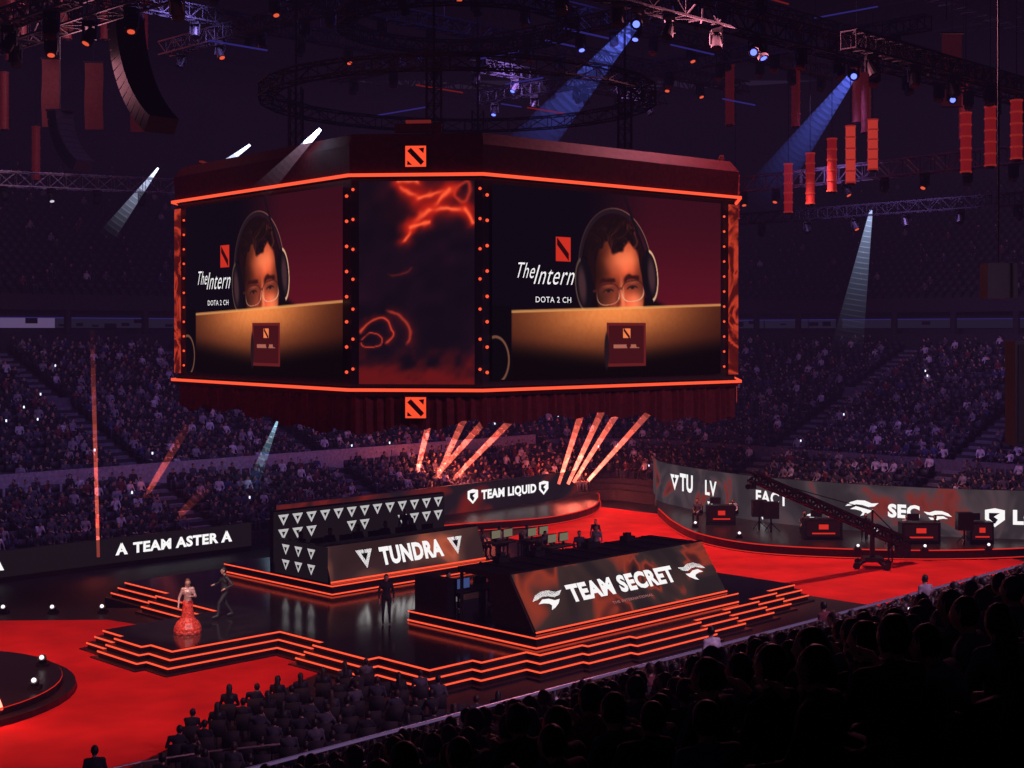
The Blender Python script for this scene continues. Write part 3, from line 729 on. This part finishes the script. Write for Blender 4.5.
mb.obj('hanging_banner',[mat('banner_red',(.10,.02,.02),.8,emit=lin(48,9,9),es=.6),M_black])
def line_array(name,x,y,zt,n,bend,face):
    mb=MB(); p=V((x,y,zt)); ang=0.1
    for i in range(n):
        d=V((face[0]*math.sin(ang),face[1]*math.sin(ang),-math.cos(ang))); f=V((face[0]*math.cos(ang),face[1]*math.cos(ang),math.sin(ang)))
        side=f.cross(d).normalized()
        c=p+d*.19; mb.box(c,(1.15,.62,.35),0,side,f,d); mb.box(c+f*.32,(1.05,.02,.27),1,side,f,d)
        p=p+d*.38; ang+=bend
    mb.tube((x,y,zt),(x,y,zt+10),.03,.03,6,0); mb.box((x,y,zt+.05),(1.2,.8,.1),0)
    mb.obj(name,[M_black,M_blackm])
line_array('line_array_speaker',-13.8,50,22.6,13,.075,(.7,-.7))
line_array('line_array_speaker',-22.6,70,22.4,9,.11,(.85,-.5))
mb=MB(); mb.box((13.9,40,12.9),(.85,.7,1.0),0); mb.tube((13.9,40,13.4),(13.9,40,30),.03,.03,6,0); mb.box((14.35,39,9.75),(.95,.8,2.9),0); mb.box((14.35,38.58,9.75),(.8,.02,2.7),1); mb.tube((14.35,39,11.2),(14.35,39,30),.04,.04,6,0)
mb.obj('hanging_speaker',[M_black,M_blackm])

# ================= people =================
def human(J_,voxel=.02,tris=None,hands=False,dress=False,longhair=False):
    g=MB(); bones=[]
    def B(a,b,r1,r2,c):
        a=V(a);b=V(b); bones.append((np.array(a),np.array(b),r1,r2,c)); g.tube(a,b,r1,r2,12); g.sph(a,r1*.995,0,10,7); g.sph(b,r2*.995,0,10,7)
    P={k:V(v) for k,v in J_.items()}
    pel,ch,nk,hd=P['pelvis'],P['chest'],P['neck'],P['head']
    w=(pel+ch)/2
    B(pel-V((.055,0,0)),pel+V((.055,0,0)),.125,.125,3)
    B(pel,w,.135,.118,2); B(w,ch,.118,.135,2)
    B(ch-V((.06,0,0)),ch+V((.06,0,0)),.12,.12,2)
    B(P['shL'],P['shR'],.068,.068,2); B(ch+V((0,0,.05)),nk,.085,.058,2); B(nk,hd-V((0,0,.06)),.052,.05,0)
    for s in 'LR':
        B(P['sh'+s],P['el'+s],.056,.042,2); B(P['el'+s],P['wr'+s],.041,.03,2)
        wr=P['wr'+s]; dr=(wr-P['el'+s]).normalized(); pal=wr+dr*.085
        B(wr,pal,.028,.034,0)
        side=dr.cross(EZ); side=side.normalized() if side.length>.2 else V((1,0,0)); side=V((0,1,0)) if abs(dr.z)>.85 else side
        if hands:
            for i,l in enumerate((.07,.08,.075,.055)):
                o=side*((i-1.5)*.024); k1=pal+o+dr*(.02+l*.5); k2=k1+(dr*.7-EZ*.3+V((0,.25,0)))*.45*l
                B(pal+o,k1,.0105,.010,0); B(k1,k2,.010,.008,0)
            B(wr+dr*.03+side*(-.03),wr+dr*.08-side*.065,.013,.010,0)
        else: B(pal,pal+dr*.07+V((0,.02,-.02)),.03,.02,0)
        if not dress:
            B(P['hip'+s],P['kn'+s],.088,.06,3); B(P['kn'+s],P['an'+s],.058,.04,3); B(P['an'+s],P['an'+s]+P['toe'],.045,.036,4)
    if dress:
        f=V((pel.x,pel.y-.03,.06)); k=V((pel.x,pel.y-.01,.5)); B(pel,k,.15,.22,3); B(k,f,.22,.46,3)
    g.sph(hd,(.078,.096,.118),0,16,12); g.sph(hd+V((0,.045,-.075)),(.045,.045,.04),0,10,8)
    g.tube(hd+V((0,.085,.01)),hd+V((0,.112,-.025)),.010,.017,8); g.sph(hd+V((0,.105,-.025)),.016,0,8,6)
    for sx in (-1,1): g.sph(hd+V((sx*.08,0,-.01)),(.016,.024,.034),0,8,6)
    g.sph(hd+V((0,-.018,.022)),(.088,.098,.112),0,16,12)
    if longhair: g.tube(hd+V((0,-.05,.02)),hd+V((0,-.1,-.28)),.08,.09,12)
    o=g.obj('tmp',[M_black])
    m=o.modifiers.new('r','REMESH'); m.mode='VOXEL'; m.voxel_size=voxel
    sm=o.modifiers.new('s','SMOOTH'); sm.factor=.5; sm.iterations=3
    bpy.context.view_layer.update()
    if tris:
        ev=o.evaluated_get(bpy.context.evaluated_depsgraph_get()); t=ev.to_mesh(); cnt=len(t.polygons)*2; ev.to_mesh_clear()
        dcm=o.modifiers.new('d','DECIMATE'); dcm.ratio=min(1,tris/max(cnt,1))
    bpy.context.view_layer.update()
    ev=o.evaluated_get(bpy.context.evaluated_depsgraph_get()); me=ev.to_mesh(); me.calc_loop_triangles()
    vs=np.zeros(len(me.vertices)*3); me.vertices.foreach_get('co',vs); vs=vs.reshape(-1,3)
    tr=np.zeros(len(me.loop_triangles)*3,dtype=np.int32); me.loop_triangles.foreach_get('vertices',tr); tr=tr.reshape(-1,3)
    ev.to_mesh_clear(); bpy.data.objects.remove(o)
    c=vs[tr].mean(1); best=np.full(len(c),1e9); cls=np.zeros(len(c),int)
    for a,b,r1,r2,k in bones:
        d=b-a; L=max((d@d),1e-9); t=np.clip(((c-a)@d)/L,0,1); ds=np.linalg.norm(c-a-t[:,None]*d,axis=1)-(r1+(r2-r1)*t)
        mk=ds<best; best[mk]=ds[mk]; cls[mk]=k
    rel=c-np.array(hd); hn=np.sqrt((rel[:,0]/.09)**2+(rel[:,1]/.115)**2+(rel[:,2]/.135)**2)<1.12
    nearh=hn&(rel[:,2]>-.13)
    cls[nearh]=0
    hair=nearh&(((rel[:,1]<.0)&(rel[:,2]>-.07))|(rel[:,2]>.062)|((rel[:,1]<.045)&(rel[:,2]>.03)))
    cls[hair]=1
    if longhair: cls[(rel[:,1]<-.06)&(rel[:,2]<.05)&(rel[:,2]>-.36)&(np.abs(rel[:,0])<.1)&(rel[:,1]>-.25)]=1
    return vs,tr,cls
def mirror(d):
    o=dict(d)
    for k in list(d):
        if k.endswith('L'): x,y,z=d[k]; o.setdefault(k[:-1]+'R',(-x,y,z))
    return o
seatA=mirror(dict(pelvis=(0,0,.53),chest=(0,.0,.92),neck=(0,.02,1.07),head=(0,.05,1.2),shL=(-.17,0,1.0),elL=(-.25,.08,.74),wrL=(-.13,.30,.66),hipL=(-.09,0,.52),knL=(-.13,.44,.53),anL=(-.13,.42,.1),toe=(0,.17,-.04)))
seatB=dict(seatA); seatB.update(chest=(0,.12,.90),neck=(0,.19,1.03),head=(0,.25,1.15),shL=(-.17,.14,.98),shR=(.17,.14,.98),elL=(-.2,.36,.72),elR=(.2,.36,.72),wrL=(-.06,.50,.86),wrR=(.05,.50,.86))
seatC=dict(seatA); seatC.update(chest=(.05,.03,.91),neck=(.07,.05,1.05),head=(.10,.08,1.18),elR=(.33,.14,.78),wrR=(.18,.26,.98))
stand=mirror(dict(pelvis=(0,0,.95),chest=(0,0,1.3),neck=(0,.01,1.47),head=(0,.03,1.62),shL=(-.18,0,1.41),elL=(-.26,-.02,1.13),wrL=(-.25,.10,.90),hipL=(-.09,0,.92),knL=(-.11,.02,.5),anL=(-.12,0,.09),toe=(0,.17,-.04)))
lo=[human(j,.03,230) for j in (seatA,seatB,seatC)]
hi=[human(j,.02,2200) for j in (seatA,seatB,seatC)]+[human(stand,.02,2600)]
hi.append(human(seatA,.02,2200,longhair=True))
M_skin=[mat('skin_warm',(.52,.30,.22),.55),mat('skin_tan',(.36,.20,.14),.55)]
M_hair=[mat('hair_black',(.012,.010,.010),.5),mat('hair_brown',(.05,.025,.018),.5)]
shirts=[(.015,.015,.02),(.02,.02,.03),(.05,.05,.07),(.10,.09,.12),(.30,.28,.33),(.62,.60,.66),(.14,.03,.04),(.04,.05,.14)]
M_sh=[mat('cloth_%d'%i,c,.85) for i,c in enumerate(shirts)]
M_pt=[mat('trouser_dark',(.02,.02,.03),.85),mat('trouser_denim',(.05,.06,.11),.85)]
M_shoe=mat('shoe_dark',(.03,.03,.03),.6)
CM=M_skin+M_hair+M_sh+M_pt+[M_shoe]
def merge(name,tm,pl,parent=None,mats=CM,smooth=True):
    """pl: list of (x,y,z,rot,scale,tmpl,matmap[5])"""
    VV=[];TT=[];MM=[];off=0
    for x,y,z,r,s,t,mm in pl:
        vs,tr,cl=tm[t]; c,si=math.cos(r)*s,math.sin(r)*s
        q=np.empty_like(vs); q[:,0]=vs[:,0]*c-vs[:,1]*si+x; q[:,1]=vs[:,0]*si+vs[:,1]*c+y; q[:,2]=vs[:,2]*s+z
        VV.append(q);TT.append(tr+off);MM.append(np.array(mm)[cl]); off+=len(vs)
    VV=np.concatenate(VV).astype(np.float32);TT=np.concatenate(TT).astype(np.int32);MM=np.concatenate(MM).astype(np.int32)
    me=bpy.data.meshes.new(name); me.vertices.add(len(VV)); me.vertices.foreach_set('co',VV.ravel())
    me.loops.add(len(TT)*3); me.loops.foreach_set('vertex_index',TT.ravel())
    me.polygons.add(len(TT)); me.polygons.foreach_set('loop_start',np.arange(len(TT),dtype=np.int32)*3)
    try: me.polygons.foreach_set('loop_total',np.full(len(TT),3,dtype=np.int32))
    except Exception: pass
    for m in mats: me.materials.append(m)
    me.polygons.foreach_set('material_index',MM)
    me.update(calc_edges=True)
    if smooth: me.polygons.foreach_set('use_smooth',np.ones(len(TT),dtype=bool))
    o=bpy.data.objects.new(name,me); COL.objects.link(o)
    if parent is not None: o.parent=parent; o.matrix_parent_inverse=Matrix.Translation(-parent.location)
    return o
def rmap(dark=0.):
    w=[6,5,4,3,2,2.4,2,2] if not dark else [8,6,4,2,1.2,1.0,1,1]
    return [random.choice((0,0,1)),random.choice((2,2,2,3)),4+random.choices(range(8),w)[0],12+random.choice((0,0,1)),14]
def rot_of(f): return math.atan2(f.y,f.x)-math.pi/2
sb=MB(); sb.box((0,.0,.42),(.46,.42,.06)); sb.box((0,-.24,.66),(.46,.05,.42)); sb.box((0,-.05,.2),(.06,.3,.4))
def tri_of(mb):
    tr=[]
    for f in mb.f:
        for i in range(1,len(f)-1): tr.append((f[0],f[i],f[i+1]))
    return np.array(mb.v),np.array(tr),np.zeros(len(tr),int)
seatT=tri_of(sb)
def arc_positions(d,sp):
    out=[]
    for u in np.arange(-32,38,sp): out.append((u,30+d,0,1,'L'))
    n=int(1.5708*d/sp)
    for k in range(n):
        a=math.pi/2*(1-(k+.5)/max(n,1)); out.append((38+d*math.cos(a),30+d*math.sin(a),math.cos(a),math.sin(a),'C'))
    for v in np.arange(30,-5,-sp): out.append((38+d,v,1,0,'R'))
    for k in range(n):
        a=-math.pi/2*((k+.5)/max(n,1)); out.append((38+d*math.cos(a),-5+d*math.sin(a),math.cos(a),math.sin(a),'C2'))
    for u in np.arange(38,-36,-sp): out.append((u,-5-d,0,-1,'N'))
    return out
seats=[];nseats=[];far=[];near=[];nearlo=[];phones=MB()
for i in range(30):
    d=1+ROW*i+.5
    for (u,v,ou,ov,side) in arc_positions(d,.62):
        if i==7 and side in ('L','C','R'): continue
        if side in ('N','C2') and i in (5,6,7): continue
        if side=='N' and i>(25 if u>-26.8 else (22 if u>-28.5 else 19)): continue
        if side in('R','C') and i<2: continue
        if side=='L' and any(abs(u-a)<.75 for a in AISLE_L): continue
        if side=='R' and any(abs(v-a)<.75 for a in AISLE_R): continue
        p=T(u,v,rowz(i))
        if p.y<2.6 or abs(p.x)>.46*p.y+3: continue
        f=-(EU*ou+EV*ov); r=rot_of(f)
        (nseats if side in('N','C2') else seats).append((p.x,p.y,p.z,r,1,0,[0]*5))
        occ=.90 if side=='N' else (.84 if side=='L' else .72)
        if side in 'RC' and i>17: occ=.5
        if side=='L' and u<6 and i>10: occ=.7
        if random.random()>occ: continue
        hiq=side in('N','C2') and p.y<30
        t=random.choices((0,1,2,4),(5,3,1.5,1.5))[0] if hiq else random.choices((0,1,2),(6,3,1.5))[0]
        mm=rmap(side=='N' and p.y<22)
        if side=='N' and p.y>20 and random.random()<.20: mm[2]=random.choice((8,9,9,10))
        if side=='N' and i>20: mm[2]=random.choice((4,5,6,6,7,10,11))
        pl=(p.x+random.uniform(-.07,.07),p.y+random.uniform(-.05,.05),p.z+random.uniform(-.04,.04),r+random.uniform(-.4,.4),random.uniform(.9,1.08),t,mm)
        if side in('N','C2'):
            (near if hiq else nearlo).append(pl)
        else: far.append(pl)
        if random.random()<.014 and p.y>24:
            c=p+V((0,0,1.0))+f*.4; phones.box(c,(.08,.02,.14),0)
crowd=empty('audience',T(20,20,0))
merge('far_spectators',lo,far,crowd); merge('near_side_spectators',lo,nearlo,crowd)
merge('close_spectators',hi,near,crowd)
phones.obj('phone_screens',[emat('phone_glow',(.75,.8,1),1.6)],crowd)
up=[]
for i in range(22):
    d=29.6+.9*i+.5
    for (u,v,ou,ov,side) in arc_positions(d,.75):
        if side in('N','C2'): continue
        p=T(u,v,14+.5*i)
        if abs(p.x)>.46*p.y+3: continue
        f=-(EU*ou+EV*ov); r=rot_of(f); seats.append((p.x,p.y,p.z,r,1,0,[0]*5))
        if random.random()<.12: up.append((p.x,p.y,p.z,r,1,0,rmap(1)))
merge('upper_spectators',lo,up,crowd)
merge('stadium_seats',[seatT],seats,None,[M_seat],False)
merge('stadium_seats',[seatT],nseats,None,[mat('seat_shaded',(.010,.009,.012),.7)],False)  # near seats: shade put into a darker seat colour, for silhouettes
ch=[];fl=[]
for j in range(6):
    for k in range(16):
        u=-15+k*.8+j*.3; v=-4.6+j*1.1
        p=T(u,v,0)
        if p.x>-6.9+(p.y-42)*.25 and u<-6.0:
            r=rot_of(EU*.5+EV*.8)+random.uniform(-.2,.2)
            ch.append((p.x,p.y,DZ,r,.95,0,[0]*5))
            mm=rmap(1); mm[2]=random.choice((4,4,5,5,6,7)); mm[0]=1
            if random.random()<.85: fl.append((p.x,p.y,DZ,r+random.uniform(-.3,.3),random.uniform(.9,1.0),random.choice((0,1,2,4)),mm))
merge('folding_chairs',[seatT],ch,None,[mat('chair_dark',(.016,.012,.014),.8)],False)
merge('floor_spectators',hi,fl,crowd)
def person(name,tm,x,y,z,face,mm,s=1.,mats=CM):
    o=merge(name,[tm],[(0,0,0,rot_of(V((*face,0))),s,0,mm)],None,mats); o.location=(x,y,z); return o
blk=[0,2,4,12,14]
person('standing_spectator',hi[3],*T(-5.6,-11.3,rowz(6)),(-.5,.85),[0,2,9,12,14],1.04)
person('standing_spectator',hi[3],*T(-1.0,-11.5,rowz(6)),(-.7,.75),[0,2,10,12,14],1.04)
person('standing_spectator',hi[3],*T(4.5,-11.4,rowz(6)),(-.4,.9),[0,2,8,12,14],1.04)
person('standing_person',hi[3],-9.3,31.2,DZ,(-.3,1),blk,1.)
person('standing_person',hi[3],-7.7,30.8,DZ,(.3,1),blk,.97)
person('standing_person',hi[3],-7.0,31.2,DZ,(-.2,1),blk,1.)
person('stage_technician',hi[3],*T(-1.1,6.2,1.2),(.2,-1),blk,1.)
person('stage_technician',hi[3],*T(11.6,8.6,1.2),(.2,-1),[0,2,6,12,14],1.)
person('stage_technician',hi[3],*T(13.4,9.2,1.2),(-.6,-1),[0,2,8,12,14],1.)
person('stage_technician',hi[3],*T(9.0,17.0,1.6),(-.3,-1),[0,2,6,12,14],1.)
person('camera_operator',hi[3],4.3,72,0.03,(-.4,-.9),[0,2,5,12,14],1.)
person('camera_operator',hi[3],18.6,68.8,.03,(-.8,-.5),[0,2,4,12,14],1.)
pls=[]
for u in np.arange(.9,10,1.75): p=T(u,5.2,1.6); pls.append((p.x,p.y,p.z,rot_of(-EV),1.,0,[0,2,5,12,14]))
for u in np.arange(1.9,9,1.5): p=T(u,15.3,1.6); pls.append((p.x,p.y,p.z,rot_of(-EV),1.22,0,[0,2,6,12,14]))
for x,y in ((10.6,80),(12.6,79.8),(15.6,74.6),(16.9,74.2),(18.6,73.6),(20.6,73.0),(22,72.8)): pls.append((x,y,.5,rot_of(V((-.4,-1,0))),1.05,0,rmap()))
for u,v in ((11.2,14.2),(12.2,14.1),(13.5,13.6),(12.6,11.6)): p=T(u,v,1.2); pls.append((p.x,p.y,p.z,rot_of(-EV),1.,0,rmap()))
merge('seated_players',hi,pls)
merge('gaming_chairs',[seatT],[(p[0],p[1],p[2],p[3],p[4]*1.05,0,[0]*5) for p in pls],None,[mat('chair_black',(.02,.02,.024),.5)],False)
lady=dict(stand); lady.update(elL=(-.24,.05,1.16),wrL=(-.10,.24,1.2),elR=(.27,.0,1.14),wrR=(.30,.10,.92),shL=(-.155,0,1.40),shR=(.155,0,1.40))
L_=human(lady,.009,None,True,True,True)
man=dict(stand); man.update(knL=(-.1,.24,.55),anL=(-.12,.30,.14),knR=(.1,-.06,.5),anR=(.11,-.30,.14),elL=(-.32,-.16,1.17),wrL=(-.24,.06,1.06),elR=(.32,.12,1.16),wrR=(.20,.30,1.15),head=(0,.05,1.63))
M_=human(man,.009,None,True)
M_gown=mat('gown_red',(.70,.06,.04),.35,var=.6,scale=16); M_bod=mat('bodice_silver',(.52,.32,.28),.35,.2,var=.4,scale=20); M_hairb=mat('hair_auburn',(.16,.07,.035),.5); M_suit=mat('suit_black',(.03,.03,.036),.5)
person('woman_in_gown',L_,-11.05,47.7,1.2,(.35,-1),[0,2,3,1,1],1.05,[M_skin[0],M_gown,M_hairb,M_bod])
person('man_in_suit',M_,-10.25,50.0,1.2,(-.85,-.5),[0,1,2,2,3],1.05,[M_skin[0],M_hair[0],M_suit,M_shoe])

# ================= glowing volumes for hazy air and light beams =================
def vol_mat(name,col,s):
    m=bpy.data.materials.new(name); m.use_nodes=True; nt=m.node_tree; nt.nodes.clear()
    o_=nt.nodes.new('ShaderNodeOutputMaterial'); e_=nt.nodes.new('ShaderNodeEmission'); e_.inputs['Color'].default_value=(*col,1); e_.inputs['Strength'].default_value=s
    nt.links.new(e_.outputs[0],o_.inputs['Volume']); return m
mb=MB(); mb.box((8,70,17),(120,125,32),0); mb.obj('haze_glow',[vol_mat('hall_haze_glow',(.68,.30,1),.00011)])  # self-glowing box: veil of lit haze put in as emission, nothing scatters
beams=empty('haze_light_beams',(0,60,10))
_vc={}
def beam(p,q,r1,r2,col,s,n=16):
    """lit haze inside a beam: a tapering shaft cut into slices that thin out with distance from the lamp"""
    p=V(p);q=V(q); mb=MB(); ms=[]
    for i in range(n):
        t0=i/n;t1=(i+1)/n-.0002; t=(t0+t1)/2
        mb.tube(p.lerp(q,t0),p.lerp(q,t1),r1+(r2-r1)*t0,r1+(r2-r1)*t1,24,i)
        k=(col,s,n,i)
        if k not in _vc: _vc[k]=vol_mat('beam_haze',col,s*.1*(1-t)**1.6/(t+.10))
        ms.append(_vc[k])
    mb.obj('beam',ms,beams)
RED=(1,.15,.09); WH=(.62,.70,1); BL=(.12,.17,1)
for (x,y,x2,y2,z2) in ((-6.2,88,-4.8,88,5.8),(-5,88,-2.6,88,5.2),(-4.2,88,.9,88,5.2),(-5.4,88,-1.0,88,5.0),(3.0,90,4.8,90,5.6),(3.6,90,6.2,90,5.6),(4.0,91,7.6,91,5.7),(5.0,92,10.0,92,5.6)):
    beam((x,y,1.6),(x2,y2,z2+1.6),.10,.24,RED,1.9,12)
beam((-20.5,74,.8),(-17.3,76,6.8),.08,.24,RED,.5,12); beam((-19.5,66,.8),(-19.8,66,11.5),.07,.11,RED,.35,12); beam((-18.5,74,.8),(-15.8,74,3.5),.08,.3,RED,.3,12)
beam((-14.0,38.4,1.1),(-16.6,42.5,2.5),.05,.2,RED,.5,12)
beam((-6.3,46,18.1),(-8.4,46,15.9),.05,.32,WH,.28)
beam((-11.6,62,19.7),(-15,62,17.2),.05,.34,WH,.08)
beam((-19.2,76,20.3),(-22,76,16.6),.05,.45,WH,.07)
beam((19.5,76,18.0),(18.1,76,10.0),.08,.9,(.5,.62,1),.022,28)
beam((-13.4,80,6.3),(-15.0,78,1.5),.06,.5,(.4,.7,.9),.09)
beam(T(3.0,-1.8,21.7),T(2.5,4,17),.15,.9,BL,.012,28)
beam(T(16.4,-1.8,21.7),T(18,4,17),.15,.9,BL,.008,28)

# ================= lights =================
def light(kind,name,loc,tgt,power,col,size=1.,angle=60,blend=.6):
    l=bpy.data.lights.new(name,kind); l.energy=power; l.color=col
    if kind=='AREA': l.shape='DISK'; l.size=size
    elif kind=='SPOT': l.spot_size=math.radians(angle); l.spot_blend=blend; l.shadow_soft_size=size
    else: l.shadow_soft_size=size
    o=bpy.data.objects.new(name,l); COL.objects.link(o); o.location=loc
    o.rotation_mode='QUATERNION'; o.rotation_quaternion=(V(tgt)-V(loc)).to_track_quat('-Z','Y'); return o
light('SPOT','red_wash',(-16,34,22),(-13.5,43.5,0),11000,(1,.35,.3),.6,52,.8)
light('SPOT','red_wash',(-22,52,22),(-18,52,0),4000,(1,.35,.3),.6,50,.8)
light('SPOT','red_wash',T(26,8,22),T(28,10,0),15000,(1,.35,.3),.6,95,.8)
light('SPOT','red_wash',T(28,24,20),T(29,22,0),7000,(1,.35,.3),.6,70,.8)
light('SPOT','follow_spot',(-6.3,30,22),(-10.8,48.6,1.8),20000,(1,.88,.85),.2,11,.5)
light('SPOT','stand_wash',T(0,20,26),T(2,42,4),8000,(.40,.28,1),1.5,75,1)
light('SPOT','stand_wash',T(20,20,26),T(24,46,5),7500,(.50,.25,.95),1.5,80,1)
light('SPOT','stand_wash',T(30,8,24),T(52,10,5),8500,(.50,.26,.95),1.5,80,1)
light('SPOT','stand_wash',T(30,22,26),T(54,44,6),5200,(.55,.26,.9),1.5,70,1)
light('SPOT','upper_wash',T(0,26,30),T(-4,66,19),7000,(.75,.36,.5),1.5,70,1)
light('SPOT','upper_wash',T(30,14,30),T(72,8,19),7000,(.65,.3,.7),1.5,70,1)
light('AREA','near_wash',T(8,-2,22),T(4,-14,3),1300,(.9,.25,.35),6)
light('SPOT','near_wash',T(-4,-31,22),T(-3,-12,4),13000,(.80,.40,.80),1.2,70,1)
light('SPOT','near_wash',T(14,-28,22),T(13,-11,3),11000,(.85,.38,.62),1.2,70,1)
light('POINT','roof_glow',(4,62,27),(0,0,0),300,(.12,.12,1),2)
light('POINT','roof_glow',(-4,72,29),(0,0,0),330,(.2,.12,1),2)
light('POINT','roof_glow',(-15,50,20.5),(0,0,0),170,(1,.35,.45),1)
light('POINT','roof_glow',(-20,66,25),(0,0,0),200,(1,.15,.2),2)
light('POINT','roof_glow',(24,74,24),(0,0,0),140,(1,.2,.15),2)
light('SPOT','fascia_wash',(-10,36,24),(-6,46,17),500,(1,.2,.18),1,60)
light('SPOT','fascia_wash',(8,36,24),(4,47,17),220,(.9,.18,.18),1,60)
w=bpy.data.worlds.new('hall_dark'); sc.world=w; w.use_nodes=True
w.node_tree.nodes['Background'].inputs[0].default_value=(.010,.006,.016,1); w.node_tree.nodes['Background'].inputs[1].default_value=1.

# ================= camera =================
cam=bpy.data.cameras.new('camera'); cam.sensor_width=36; cam.lens=1400/1024*36; cam.shift_y=-54/1024; cam.clip_end=400; cam.clip_start=.05
co=bpy.data.objects.new('camera',cam); COL.objects.link(co); co.location=(0,0,11.5); co.rotation_euler=(math.radians(90),0,0)
sc.camera=co
print('far',len(far),'near',len(near),len(nearlo),'up',len(up),'seats',len(seats))
